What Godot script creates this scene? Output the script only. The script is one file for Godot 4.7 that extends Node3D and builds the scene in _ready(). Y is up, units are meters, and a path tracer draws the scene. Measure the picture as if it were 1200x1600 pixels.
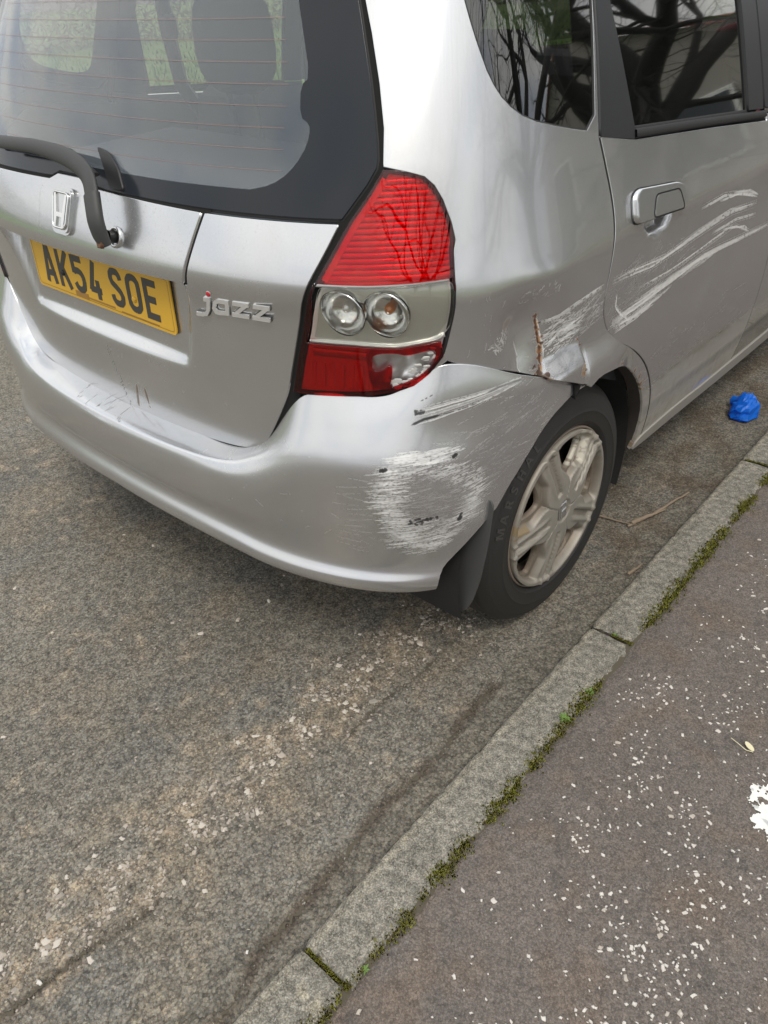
extends Node3D
# A silver hatchback with a crushed rear corner, parked along a worn kerb.
# x = towards the pavement, y = up, z = towards the rear of the car; the origin lies on the road under the rear axle.

enum {BODY, HATCH, QUARTER, DOOR, BUMPER, HUB}

const PX := 2.45
const QZ := 3.6
# half width and rear reach of the body at each height (pairs: height, value)
const WK := [.20, .770, .30, .800, .45, .826, .60, .8365, .72, .836, .80, .8315, .85, .8262, .88, .8200, .95, .8020, 1.05, .777, 1.20, .734, 1.35, .680, 1.46, .620]
const ZK := [.20, .515, .40, .535, .52, .543, .65, .546, .76, .550, .82, .558, .86, .570, .885, .571, .93, .557, .98, .536, 1.05, .503, 1.20, .424, 1.35, .340, 1.46, .275]
# bumper section: at each station along the body, nine pairs (reach outward, height)
const BST := [0.0, .25, .38, .45, .55, .70, .80, .95, 1.16]
const BPR := [
	[-.010, .528, .036, .520, .048, .511, .0535, .490, .052, .430, .043, .395, .055, .362, .050, .338, .012, .322],
	[-.010, .532, .032, .522, .045, .513, .052, .480, .051, .430, .043, .392, .055, .358, .050, .333, .012, .317],
	[-.010, .534, .025, .529, .039, .520, .0495, .492, .050, .434, .043, .383, .0555, .348, .050, .323, .012, .307],
	[-.010, .568, .012, .556, .030, .545, .046, .508, .049, .438, .043, .373, .056, .338, .050, .313, .012, .297],
	[-.003, .682, .020, .633, .042, .585, .051, .540, .050, .460, .044, .368, .057, .332, .050, .306, .012, .290],
	[-.001, .697, .024, .652, .045, .600, .053, .550, .052, .460, .045, .366, .056, .329, .049, .303, .012, .287],
	[.000, .748, .014, .700, .032, .620, .043, .550, .045, .465, .039, .371, .046, .332, .040, .306, .008, .290],
	[.001, .695, .009, .665, .018, .605, .023, .545, .023, .460, .018, .390, .020, .352, .016, .330, -.010, .314],
	[.004, .602, .008, .587, .011, .555, .012, .510, .010, .450, .006, .400, .006, .365, .004, .340, -.010, .324]]
const HX := .8123
const HY := .2853
const KERB_X := .9439
const KERB_Z := .0482
const KERB_TURN := -.0156
const KERB_LONG := .9139
const KERB_H := .0517

var tS := PackedFloat32Array()
var tX := PackedFloat32Array()
var tZ := PackedFloat32Array()
var SS := 0.0
var names := {}
var M := {}
var rng := RandomNumberGenerator.new()
var nz := FastNoiseLite.new()
var car: Node3D


# ------------------------------------------------------------------ mesh collector
class MB:
	var v := PackedVector3Array()
	var n := PackedVector3Array()
	var uv := PackedVector2Array()
	var c := PackedColorArray()
	var i := PackedInt32Array()
	var tint := Color.WHITE

	func add(p: Vector3, nn: Vector3, u := Vector2.ZERO) -> int:
		v.append(p); n.append(nn); uv.append(u); c.append(tint)
		return v.size() - 1

	func tri(a: int, b: int, d: int) -> void:
		var g := (v[b] - v[a]).cross(v[d] - v[a])
		if g.length_squared() < 1e-20:
			return
		if g.dot(n[a] + n[b] + n[d]) > 0.0:
			i.append(a); i.append(d); i.append(b)
		else:
			i.append(a); i.append(b); i.append(d)

	func quad(a: int, b: int, d: int, e: int) -> void:
		tri(a, b, d); tri(a, d, e)

	func flat(p: Array, nn: Vector3) -> void:   # a flat convex face
		var k := v.size()
		for q in p:
			add(q, nn, Vector2(q.x + q.z * .31, q.y + q.z * .5))
		for j in range(1, p.size() - 1):
			tri(k, k + j, k + j + 1)

	func box(x: Transform3D, s: Vector3, b := 0.0) -> void:   # box, edges chamfered by b
		var h := s / 2.0
		for ax in 3:
			for sg in [-1.0, 1.0]:
				var u := (ax + 1) % 3
				var w := (ax + 2) % 3
				var pts := []
				for q in [[-1, -1], [1, -1], [1, 1], [-1, 1]]:
					var p := Vector3.ZERO
					p[ax] = sg * h[ax]
					p[u] = q[0] * (h[u] - b)
					p[w] = q[1] * (h[w] - b)
					pts.append(x * p)
				var nn := Vector3.ZERO
				nn[ax] = sg
				flat(pts, (x.basis * nn).normalized())
		if b > 0.0:
			for ax in 3:
				var u := (ax + 1) % 3
				var w := (ax + 2) % 3
				for a in [-1.0, 1.0]:
					for e in [-1.0, 1.0]:
						var pts := []
						for q in [-1.0, 1.0]:
							var p1 := Vector3.ZERO
							p1[ax] = q * (h[ax] - b); p1[u] = a * h[u]; p1[w] = e * (h[w] - b)
							var p2 := Vector3.ZERO
							p2[ax] = q * (h[ax] - b); p2[u] = a * (h[u] - b); p2[w] = e * h[w]
							if q < 0: pts.append(x * p1); pts.append(x * p2)
							else: pts.append(x * p2); pts.append(x * p1)
						var nn := Vector3.ZERO
						nn[u] = a; nn[w] = e
						flat(pts, (x.basis * nn).normalized())
			for a in [-1.0, 1.0]:
				for e in [-1.0, 1.0]:
					for f in [-1.0, 1.0]:
						flat([x * Vector3(a * h.x, e * (h.y - b), f * (h.z - b)), x * Vector3(a * (h.x - b), e * h.y, f * (h.z - b)), x * Vector3(a * (h.x - b), e * (h.y - b), f * h.z)], (x.basis * Vector3(a, e, f)).normalized())

	func tube(pts: Array, rad: Array, sides := 8, flatness := 1.0, up := Vector3.UP) -> void:
		var first := v.size()
		var m := pts.size()
		for k in m:
			var t: Vector3 = (pts[mini(k + 1, m - 1)] - pts[maxi(k - 1, 0)]).normalized()
			var sd := t.cross(up)
			if sd.length() < .05:
				sd = t.cross(Vector3(.3, .1, .9))
			sd = sd.normalized()
			var w := sd.cross(t).normalized()
			for j in sides:
				var an := TAU * j / sides
				var d := sd * cos(an) + w * sin(an) * flatness
				var nn := (sd * cos(an) * flatness + w * sin(an)).normalized()
				add(pts[k] + d * rad[k], nn, Vector2(float(j) / sides, k * .1))
		for k in m - 1:
			for j in sides:
				var a := first + k * sides + j
				var b := first + k * sides + (j + 1) % sides
				quad(a, b, b + sides, a + sides)
		for e in [0, m - 1]:
			var t: Vector3 = (pts[1] - pts[0]) if e == 0 else (pts[m - 1] - pts[m - 2])
			var nn := -t.normalized() if e == 0 else t.normalized()
			var ring := []
			for j in sides:
				ring.append(v[first + e * sides + j])
			flat(ring, nn)

	func lathe(x: Transform3D, prof: Array, sides := 48, a0 := 0.0, a1 := TAU) -> void:   # prof: Vector2(radius, along local x)
		var first := v.size()
		var m := prof.size()
		for k in m:
			var p0: Vector2 = prof[maxi(k - 1, 0)]
			var p1: Vector2 = prof[mini(k + 1, m - 1)]
			var tn := (p1 - p0).normalized()
			for j in sides + 1:
				var an := a0 + (a1 - a0) * j / sides
				var er := Vector3(0, cos(an), sin(an))
				var nn := er * tn.y - Vector3(1, 0, 0) * tn.x
				add(x * (er * prof[k].x + Vector3(prof[k].y, 0, 0)), (x.basis * nn).normalized(), Vector2(an * .5, k * .1))
		for k in m - 1:
			for j in sides:
				var a := first + k * (sides + 1) + j
				quad(a, a + 1, a + sides + 2, a + sides + 1)

	func mesh() -> ArrayMesh:
		var r := []
		r.resize(Mesh.ARRAY_MAX)
		r[Mesh.ARRAY_VERTEX] = v
		r[Mesh.ARRAY_NORMAL] = n
		r[Mesh.ARRAY_TEX_UV] = uv
		r[Mesh.ARRAY_COLOR] = c
		r[Mesh.ARRAY_INDEX] = i
		var am := ArrayMesh.new()
		am.add_surface_from_arrays(Mesh.PRIMITIVE_TRIANGLES, r)
		return am


func obj(called: String, mb, mat: Material, parent: Node = self) -> MeshInstance3D:
	var o := MeshInstance3D.new()
	var key := str(parent.get_instance_id()) + called
	names[key] = names.get(key, -1) + 1
	o.name = called if names[key] == 0 else "%s_%03d" % [called, names[key]]
	o.mesh = mb.mesh() if mb is MB else mb
	o.material_override = mat
	parent.add_child(o, true)
	return o


func base_node(called: String, at := Vector3.ZERO, parent: Node = self) -> Node3D:
	var o := Node3D.new()
	var key := str(parent.get_instance_id()) + called
	names[key] = names.get(key, -1) + 1
	o.name = called if names[key] == 0 else "%s_%03d" % [called, names[key]]
	parent.add_child(o, true)
	o.position = at
	return o


func tag(o: Node, label: String, category := "", group := "", kind := "") -> Node:
	if label: o.set_meta("label", label)
	if category: o.set_meta("category", category)
	if group: o.set_meta("group", group)
	if kind: o.set_meta("kind", kind)
	return o


# ------------------------------------------------------------------ body surface
func knot(k: Array, j: int, off: int) -> float:
	return k[j * 2 + off]


func herm(k: Array, y: float) -> float:
	var m := k.size() / 2
	y = clampf(y, k[0], k[m * 2 - 2])
	var a := 0
	while a < m - 2 and y > k[a * 2 + 2]:
		a += 1
	var x0: float = k[a * 2]
	var x1: float = k[a * 2 + 2]
	var v0: float = k[a * 2 + 1]
	var v1: float = k[a * 2 + 3]
	var h := x1 - x0
	var m0: float = (v1 - v0) / h if a == 0 else (v1 - k[a * 2 - 1]) / (x1 - k[a * 2 - 2])
	var m1: float = (v1 - v0) / h if a == m - 2 else (k[a * 2 + 5] - v0) / (k[a * 2 + 4] - x0)
	var t := (y - x0) / h
	return v0 * (2 * t * t * t - 3 * t * t + 1) + h * m0 * (t * t * t - 2 * t * t + t) + v1 * (3 * t * t - 2 * t * t * t) + h * m1 * (t * t * t - t * t)


func make_plan() -> void:
	var l := 0.0
	for k in 2001:
		var th := PI / 2 * k / 2000.0
		var x := pow(sin(th), 2.0 / PX)
		var z := pow(maxf(cos(th), 0.0), 2.0 / QZ)
		if k > 0:
			l += Vector2((x - tX[k - 1]) * .82, (z - tZ[k - 1]) * .55).length()
		tS.append(l); tX.append(x); tZ.append(z)
	SS = l


func plan(a: float) -> Vector2:   # normalised plan point at arc length a
	var k := tS.bsearch(a)
	k = clampi(k, 1, 2000)
	var t := (a - tS[k - 1]) / maxf(tS[k] - tS[k - 1], 1e-9)
	return Vector2(lerpf(tX[k - 1], tX[k], t), lerpf(tZ[k - 1], tZ[k], t))


func base(s: float, y: float) -> Vector3:
	var a := absf(s)
	var w := herm(WK, y)
	if a < SS:
		var p := plan(a)
		return Vector3(signf(s) * p.x * w, y, p.y * herm(ZK, y))
	return Vector3(signf(s) * w, y, SS - a)


func out_dir(s: float, y: float) -> Vector3:
	var e := .003
	return (base(s + e, y) - base(s - e, y)).cross(base(s, y + e) - base(s, y - e)).normalized()


var bo := []
var by := []

func bump(s: float, v: float) -> Vector3:
	var a := absf(s)
	var f := clampf(v, 0.0, 1.0) * 8.0
	var k := clampi(int(f), 0, 7)
	var ko := []
	var ky := []
	for j in range(maxi(k - 1, 0), mini(k + 2, 8) + 1):
		ko.append_array([float(j), herm(bo[j], a)])
		ky.append_array([float(j), herm(by[j], a)])
	var o := herm(ko, f)
	var y := herm(ky, f)
	var sg := -1.0 if s < 0 else 1.0
	if a < SS:
		var p := plan(a)
		var g := Vector2(PX * pow(p.x, PX - 1) / .8365, QZ * pow(p.y, QZ - 1) / .553).normalized()
		return Vector3(sg * (p.x * .8365 + o * g.x), y, p.y * .553 + o * g.y)
	return Vector3(sg * (.8365 + o), y, SS - a)


func g2(s: float, y: float, cs: float, cy: float, rs: float, ry: float) -> float:
	return exp(-((s - cs) / rs) ** 2 - ((y - cy) / ry) ** 2)


func dents(s: float, y: float) -> float:   # the crushed corner ahead of the lamp
	var d := -.030 * g2(s, y, .955, .770, .060, .052 if y > .770 else .105)
	d -= .009 * g2(s, y, 1.065, .750, .042, .045)
	d += .004 * g2(s, y, 1.02, .850, .10, .03)
	# the split: the rear edge is pushed in, the front edge stands proud
	var win := smoothstep(.655, .69, y) * (1.0 - smoothstep(.765, .80, y))
	var sc := .999 + .010 * sin(clampf((.80 - y) / .13, 0.0, 1.0) * 2.6)
	d -= .0035 * exp(minf(s - sc, 0.0) / .016) * win * smoothstep(sc + .004, sc - .003, s)
	d += .0020 * exp(minf(sc - s, 0.0) / .012) * win * smoothstep(sc - .003, sc + .004, s)
	# second fold, by the arch
	var win2 := smoothstep(.62, .655, y) * (1.0 - smoothstep(.705, .740, y))
	d -= .0065 * exp(minf(1.122 - s, 0.0) / .014) * win2 * smoothstep(1.118, 1.125, s)
	d -= .0010 * exp(-absf(s - .957) / .006) * smoothstep(.67, .69, y) * (1.0 - smoothstep(.73, .76, y))
	# lower edge between the two, its face turned to the sky
	d += .021 * smoothstep(.712, .655, y + .10 * maxf(0.0, 1.06 - s)) * smoothstep(sc - .004, sc + .004, s) * smoothstep(1.128, 1.118, s)
	d += .020 * smoothstep(.700, .62, y) * smoothstep(1.12, 1.145, s) * smoothstep(1.40, 1.22, s)
	d += .0008 * nz.get_noise_3d(s * 700.0, y * 700.0, 0.0) * g2(s, y, 1.03, .74, .12, .10)
	return d


func surf(k: int, s: float, y: float) -> Vector3:
	match k:
		BUMPER:
			var p := bump(s, y)
			if s > .6:   # the push above the scuff ring
				var o := (p - Vector3(0, p.y, 0)).normalized()
				p -= o * (.004 * g2(s, p.y, .78, .64, .10, .05) - .002 * g2(s, p.y, .76, .52, .06, .06))
			return p
		HUB:
			return Vector3(HX + hub_height(s, y), HY + y, -s)
		HATCH:
			var p := base(s, y)
			var hw := .285 + .05 * (y - .69) / .17
			var m := smoothstep(.676, .706, y) * (1.0 - smoothstep(hw - .018, hw + .014, absf(s)))
			p.z = lerpf(p.z, .5235 - .0434 * (y - .7356), m)
			return p
		QUARTER:
			var p := base(s, y)
			if s > .8 and y < .95:
				p += out_dir(s, y) * dents(s, y)
			return p
		DOOR:
			var p := base(s, y)
			if s > 1.0:
				var d := -.020 * smoothstep(1.0, .45, Vector2((s - 1.415) / .062, (y - .862) / .034).length())
				d -= .006 * g2(s, y, 1.30, .72, .09, .10) + .003 * g2(s, y, 1.65, .66, .2, .06)
				d += .0022 * nz.get_noise_2d(s * 260.0, y * 260.0) * g2(s, y, 1.5, .72, .35, .12)
				p += out_dir(s, y) * d
			return p
	return base(s, y)


func nrm(k: int, s: float, y: float) -> Vector3:
	var e := .0022 if k != BUMPER else .004
	if k == HUB:
		e = .0012
	var eb := e * (1.6 if k == BUMPER else 1.0)
	var a := surf(k, s + e, y) - surf(k, s - e, y)
	var b := surf(k, s, y + eb) - surf(k, s, y - eb)
	if k == BUMPER:
		b = surf(k, s, maxf(y - eb, 0.0)) - surf(k, s, minf(y + eb, 1.0))
	var n := a.cross(b)
	return n.normalized() if n.length() > 1e-12 else Vector3(1, 0, 0)


func hub_height(a: float, b: float) -> float:
	var r := sqrt(a * a + b * b)
	var th := rad_to_deg(atan2(b, a))
	var ph := fposmod(th - 40.0 + 36.0, 72.0) - 36.0
	var psi := 36.0 - absf(ph)
	var h := .010 - .012 * (r / .17) ** 2
	var lat := r * absf(sin(deg_to_rad(ph)))
	var al := 23.0 * smoothstep(.068, .122, r)
	var mask := smoothstep(al + 2.0, al - 4.0, psi) * smoothstep(.180, .170, r)
	h -= .016 * mask
	h -= .0055 * smoothstep(.0090, .0070, lat) * smoothstep(.052, .058, r) * smoothstep(.182, .176, r) * (1.0 if absf(ph) < 30.0 else 0.0)
	h += .0035 * exp(-((lat - .016) / .005) ** 2) * smoothstep(.05, .09, r) * (1.0 - mask)
	h += .006 * smoothstep(.168, .178, r)
	h -= .004 * smoothstep(.030, .024, r)
	return h


# ------------------------------------------------------------------ outlines and panels
func pts(a: Array) -> PackedVector2Array:
	var r := PackedVector2Array()
	for k in a.size() / 2:
		r.append(Vector2(a[k * 2], a[k * 2 + 1]))
	return r


func mirror(p: PackedVector2Array) -> PackedVector2Array:
	var r := PackedVector2Array()
	for q in p:
		r.append(Vector2(-q.x, q.y))
	r.reverse()
	return r


func soft(p: PackedVector2Array, times := 2, closed := true) -> PackedVector2Array:   # corner cutting
	for t in times:
		var r := PackedVector2Array()
		var m := p.size()
		if not closed:
			r.append(p[0])
		for k in (m if closed else m - 1):
			var a := p[k]
			var b := p[(k + 1) % m]
			r.append(a.lerp(b, .25))
			r.append(a.lerp(b, .75))
		if not closed:
			r.append(p[m - 1])
		p = r
	return p


func rounded(p: PackedVector2Array, rad: float, steps := 5) -> PackedVector2Array:
	var r := PackedVector2Array()
	var m := p.size()
	for k in m:
		var q := p[k]
		var a := p[(k + m - 1) % m] - q
		var b := p[(k + 1) % m] - q
		var d := minf(rad, minf(a.length(), b.length()) * .49)
		var q0 := q + a.normalized() * d
		var q1 := q + b.normalized() * d
		for j in steps + 1:
			var t := float(j) / steps
			r.append(q0 * (1 - t) * (1 - t) + q * 2 * t * (1 - t) + q1 * t * t)
	return r


func dens(p: PackedVector2Array, step: float, closed := true) -> PackedVector2Array:
	var r := PackedVector2Array()
	var m := p.size()
	for k in (m if closed else m - 1):
		var a := p[k]
		var b := p[(k + 1) % m]
		var l := a.distance_to(b)
		if l < 1e-5:
			continue
		var c := maxi(1, int(ceil(l / step)))
		for j in c:
			r.append(a.lerp(b, float(j) / c))
	if not closed:
		r.append(p[m - 1])
	return r


func shrink(p: PackedVector2Array, d: float) -> PackedVector2Array:
	var r := Geometry2D.offset_polygon(p, -d, Geometry2D.JOIN_ROUND)
	var best := p
	var big := 0.0
	for q in r:
		var ar := absf(area(q))
		if ar > big:
			big = ar
			best = q
	return best


func area(p: PackedVector2Array) -> float:
	var s := 0.0
	for k in p.size():
		s += p[k].cross(p[(k + 1) % p.size()])
	return s / 2


# one panel of the body: the part of surface k inside the outline, with a rolled edge
func panel(mb: MB, k: int, outline: PackedVector2Array, step: float, off := 0.0, rim := .008, holes := [], uvr := Rect2(0, 0, 1, 1), ystep := 0.0, roll := .0010, face := 1.0) -> void:
	if ystep == 0.0:
		ystep = step
	var loops := [dens(outline, step * .7)]
	for h in holes:
		loops.append(dens(h, step * .7))
	var poly: PackedVector2Array = loops[0]
	var lo := poly[0]
	var hi := poly[0]
	for q in poly:
		lo = lo.min(q)
		hi = hi.max(q)
	lo -= Vector2(step, ystep) * .37
	var nx := int(ceil((hi.x - lo.x) / step)) + 1
	var ny := int(ceil((hi.y - lo.y) / ystep)) + 1
	var edge := {}
	for lp in loops:
		for j in lp.size():
			var a: Vector2 = lp[j]
			var b: Vector2 = lp[(j + 1) % lp.size()]
			for t in 9:
				var q := a.lerp(b, t / 9.0)
				edge[Vector2i(int((q.x - lo.x) / step), int((q.y - lo.y) / ystep))] = true
	var inside := PackedByteArray()
	inside.resize((nx + 1) * (ny + 1))
	for gy in ny + 1:
		for gx in nx + 1:
			var q := lo + Vector2(gx * step, gy * ystep)
			var ok := Geometry2D.is_point_in_polygon(q, poly)
			if ok:
				for h in range(1, loops.size()):
					if Geometry2D.is_point_in_polygon(q, loops[h]):
						ok = false
						break
			inside[gy * (nx + 1) + gx] = 1 if ok else 0
	var cache := {}
	for gy in ny:
		for gx in nx:
			var a := lo + Vector2(gx * step, gy * ystep)
			var cell := PackedVector2Array([a, a + Vector2(step, 0), a + Vector2(step, ystep), a + Vector2(0, ystep)])
			var cnt := inside[gy * (nx + 1) + gx] + inside[gy * (nx + 1) + gx + 1] + inside[(gy + 1) * (nx + 1) + gx] + inside[(gy + 1) * (nx + 1) + gx + 1]
			if edge.has(Vector2i(gx, gy)) or cnt in [1, 2, 3]:
				var pieces := Geometry2D.intersect_polygons(cell, poly)
				for h in range(1, loops.size()):
					var next: Array[PackedVector2Array] = []
					for pc in pieces:
						next.append_array(Geometry2D.clip_polygons(pc, loops[h]))
					pieces = next
				for pc in pieces:
					if absf(area(pc)) < 1e-9:
						continue
					var tr := Geometry2D.triangulate_polygon(pc)
					if tr.is_empty():
						for j in range(1, pc.size() - 1):
							tr.append_array([0, j, j + 1])
					for j in tr.size() / 3:
						mb.tri(pv(mb, cache, k, pc[tr[j * 3]], off, uvr, face), pv(mb, cache, k, pc[tr[j * 3 + 1]], off, uvr, face), pv(mb, cache, k, pc[tr[j * 3 + 2]], off, uvr, face))
			elif inside[gy * (nx + 1) + gx] and inside[(gy + 1) * (nx + 1) + gx + 1]:
				mb.quad(pv(mb, cache, k, cell[0], off, uvr, face), pv(mb, cache, k, cell[1], off, uvr, face), pv(mb, cache, k, cell[2], off, uvr, face), pv(mb, cache, k, cell[3], off, uvr, face))
	if rim <= 0.0:
		return
	for li in loops.size():
		var lp: PackedVector2Array = loops[li]
		var sg := signf(area(lp)) * (1.0 if li == 0 else -1.0) * (-1.0 if k == BUMPER else 1.0)
		var m := lp.size()
		var rows := [[], [], []]
		var P := []
		for j in m:
			P.append(surf(k, lp[j].x, lp[j].y))
		for j in m:
			var nn := nrm(k, lp[j].x, lp[j].y) * face
			var t: Vector3 = (P[(j + 1) % m] - P[(j + m - 1) % m]).normalized()
			var od := t.cross(nn * face).normalized() * sg
			var p: Vector3 = P[j] + nn * off * face
			var u := puv(k, lp[j], P[j], uvr)
			rows[0].append(mb.add(p, nn, u))
			rows[1].append(mb.add(p - nn * roll * 1.3 + od * roll, (nn + od).normalized(), u))
			rows[2].append(mb.add(p - nn * rim + od * roll, od, u))
		for j in m:
			var j2 := (j + 1) % m
			mb.quad(rows[0][j], rows[0][j2], rows[1][j2], rows[1][j])
			mb.quad(rows[1][j], rows[1][j2], rows[2][j2], rows[2][j])


func puv(k: int, q: Vector2, p: Vector3, uvr: Rect2) -> Vector2:
	var y := p.y if k == BUMPER else q.y
	return Vector2((q.x - uvr.position.x) / uvr.size.x, 1.0 - (y - uvr.position.y) / uvr.size.y)


func pv(mb: MB, cache: Dictionary, k: int, q: Vector2, off: float, uvr: Rect2, face: float) -> int:
	var key := Vector2i(roundi(q.x * 40000.0), roundi(q.y * 40000.0))
	if cache.has(key):
		return cache[key]
	var p := surf(k, q.x, q.y)
	var n := nrm(k, q.x, q.y)
	var id := mb.add(p + n * off, n * face, puv(k, q, p, uvr))
	cache[key] = id
	return id


# a strip that follows a line on surface k
func ribbon(mb: MB, k: int, line: PackedVector2Array, wide: float, off: float, closed := false, thick := 0.0) -> void:
	line = dens(line, .012, closed)
	var m := line.size()
	var P := []
	for q in line:
		P.append(surf(k, q.x, q.y))
	var first := mb.v.size()
	for j in m:
		var n := nrm(k, line[j].x, line[j].y)
		var t: Vector3 = (P[(j + 1) % m] - P[(j + m - 1) % m]) if closed else (P[mini(j + 1, m - 1)] - P[maxi(j - 1, 0)])
		var sd := n.cross(t.normalized()).normalized() * wide * .5
		var p: Vector3 = P[j] + n * off
		if thick > 0.0:
			mb.add(p - sd - n * thick, -sd.normalized())
			mb.add(p - sd * .7, (n - sd.normalized() * .5).normalized())
			mb.add(p + sd * .7, (n + sd.normalized() * .5).normalized())
			mb.add(p + sd - n * thick, sd.normalized())
		else:
			mb.add(p - sd, n)
			mb.add(p + sd, n)
	var w := 4 if thick > 0.0 else 2
	for j in (m if closed else m - 1):
		var a := first + j * w
		var b := first + ((j + 1) % m) * w
		for e in w - 1:
			mb.quad(a + e, b + e, b + e + 1, a + e + 1)


# a thin raised shape from flat outlines: local x, y in the plane, z out of it
func extrude(mb: MB, polys: Array, x: Transform3D, h: float) -> void:
	var up := x.basis.z.normalized()
	for p in polys:
		var tr := Geometry2D.triangulate_polygon(p)
		var f := mb.v.size()
		for q in p:
			mb.add(x * Vector3(q.x, q.y, h), up, q)
		for j in tr.size() / 3:
			mb.tri(f + tr[j * 3], f + tr[j * 3 + 1], f + tr[j * 3 + 2])
		var sg := signf(area(p))
		for j in p.size():
			var a: Vector2 = p[j]
			var b: Vector2 = p[(j + 1) % p.size()]
			var n2 := Vector2(b.y - a.y, a.x - b.x) * sg
			var nn := (x.basis * Vector3(n2.x, n2.y, 0)).normalized()
			mb.flat([x * Vector3(a.x, a.y, 0), x * Vector3(b.x, b.y, 0), x * Vector3(b.x, b.y, h), x * Vector3(a.x, a.y, h)], nn)


func strokes(lines: Array, half: float, mm := .001, join := Geometry2D.JOIN_ROUND, shear := 0.0) -> Array:
	var all := []
	for l in lines:
		for p in Geometry2D.offset_polyline(pts(l), half, join, Geometry2D.END_BUTT):
			var q := PackedVector2Array()
			for a in p:
				q.append(Vector2(a.x + a.y * shear, a.y) * mm)
			all.append(q)
	var done := []
	for p in all:   # join strokes that overlap
		var cur: PackedVector2Array = p
		var rest := []
		for d in done:
			var u := Geometry2D.merge_polygons(cur, d)
			if u.size() == 1:
				cur = u[0]
			else:
				rest.append(d)
		rest.append(cur)
		done = rest
	return done


# ------------------------------------------------------------------ wear maps
class Wear:
	var w: int
	var h: int
	var r: Rect2
	var px: float
	var rgb := PackedByteArray()
	var mm := PackedByteArray()   # metallic, roughness, -
	var rng := RandomNumberGenerator.new()

	func _init(rect: Rect2, pixel: float, noise: FastNoiseLite, col: Color, metal: float, dirt: float) -> void:
		r = rect
		px = pixel
		w = int(rect.size.x / pixel)
		h = int(rect.size.y / pixel)
		rng.seed = 77
		rgb.resize(w * h * 3)
		mm.resize(w * h * 3)
		noise.frequency = .006
		var big := noise.get_image(w, h).get_data()
		noise.frequency = .23
		var fine := noise.get_image(w, h).get_data()
		for k in w * h:
			var d := clampf((big[k] - 120.0) / 90.0, 0.0, 1.0) * dirt
			var g := (fine[k] - 128) * .018
			rgb[k * 3] = clampi(int(col.r8 * (1.0 - d * .16) + g), 0, 255)
			rgb[k * 3 + 1] = clampi(int(col.g8 * (1.0 - d * .19) + g), 0, 255)
			rgb[k * 3 + 2] = clampi(int(col.b8 * (1.0 - d * .26) + g), 0, 255)
			mm[k * 3] = clampi(int(255 * metal * (1.0 - d * .6)), 0, 255)
			mm[k * 3 + 1] = clampi(int(255 * (.25 + d * .3)), 0, 255)

	func at(s: float, y: float) -> Vector2:
		return Vector2((s - r.position.x) / px, (r.end.y - y) / px)

	func dab(p: Vector2, rad: float, c: Color, al: float, metal: float, rough: float) -> void:
		var x0 := maxi(0, int(p.x - rad - 1))
		var x1 := mini(w - 1, int(p.x + rad + 1))
		var y0 := maxi(0, int(p.y - rad - 1))
		var y1 := mini(h - 1, int(p.y + rad + 1))
		for yy in range(y0, y1 + 1):
			for xx in range(x0, x1 + 1):
				var d := Vector2(xx - p.x, yy - p.y).length()
				var t := clampf(rad + .5 - d, 0.0, 1.0) * al
				if t <= 0.0:
					continue
				var k := (yy * w + xx) * 3
				rgb[k] = int(lerpf(rgb[k], c.r8, t))
				rgb[k + 1] = int(lerpf(rgb[k + 1], c.g8, t))
				rgb[k + 2] = int(lerpf(rgb[k + 2], c.b8, t))
				mm[k] = int(lerpf(mm[k], metal * 255, t))
				mm[k + 1] = int(lerpf(mm[k + 1], rough * 255, t))

	func line(a: Array, wide: float, c: Color, al := .8, metal := .1, rough := .5, broken := .0, taper := true) -> void:   # a: s, y pairs; wide in metres
		var m := a.size() / 2
		var tot := 0.0
		for k in m - 1:
			tot += Vector2(a[k * 2 + 2] - a[k * 2], a[k * 2 + 3] - a[k * 2 + 1]).length()
		var run := 0.0
		var gap := 0.0
		for k in m - 1:
			var p := at(a[k * 2], a[k * 2 + 1])
			var q := at(a[k * 2 + 2], a[k * 2 + 3])
			var l := p.distance_to(q)
			var st := maxi(1, int(l / maxf(.6, wide / px * .4)))
			for j in st:
				var f := (run + l * px * j / st) / maxf(tot, 1e-6)
				gap -= 1.0
				if gap < -6.0 and rng.randf() < broken * .3:
					gap = rng.randf_range(2, 9)
				if gap > 0.0:
					continue
				var tw := minf(1.0, minf(f, 1.0 - f) * 6.0 + .25) if taper else 1.0
				dab(p.lerp(q, float(j) / st) + Vector2(rng.randf() - .5, rng.randf() - .5) * .35, maxf(wide / px * .5 * tw, .25), c, al * (.6 + .4 * tw), metal, rough)
			run += l * px

	func hatch_fill(cs: float, cy: float, ls: float, ly: float, n: int, ang: float, spread: float, lmin: float, lmax: float, c: Color, al: float, wide := .0007) -> void:   # short scratches scattered over an ellipse
		for k in n:
			var a := rng.randf() * TAU
			var d := sqrt(rng.randf())
			scratch(cs + cos(a) * d * ls, cy + sin(a) * d * ly, ang + rng.randf_range(-spread, spread), rng.randf_range(lmin, lmax), c, al * rng.randf_range(.3, 1.0), wide * rng.randf_range(.6, 1.5))

	func scratch(s: float, y: float, an: float, l: float, c: Color, al: float, wide: float) -> void:
		var d := Vector2(cos(an), sin(an)) * l * .5
		line([s - d.x, y - d.y, s + d.x * .1, y + d.y * .1 + rng.randf_range(-.1, .1) * l * .15, s + d.x, y + d.y], wide, c, al, .15, .5, .25)

	func specks(n: int, s0: float, s1: float, y0: float, y1: float, c: Color, al: float, rmax: float) -> void:
		for k in n:
			dab(at(rng.randf_range(s0, s1), rng.randf_range(y0, y1)), rng.randf_range(.2, rmax), c, al * rng.randf_range(.3, 1.0), .5, .4)

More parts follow.
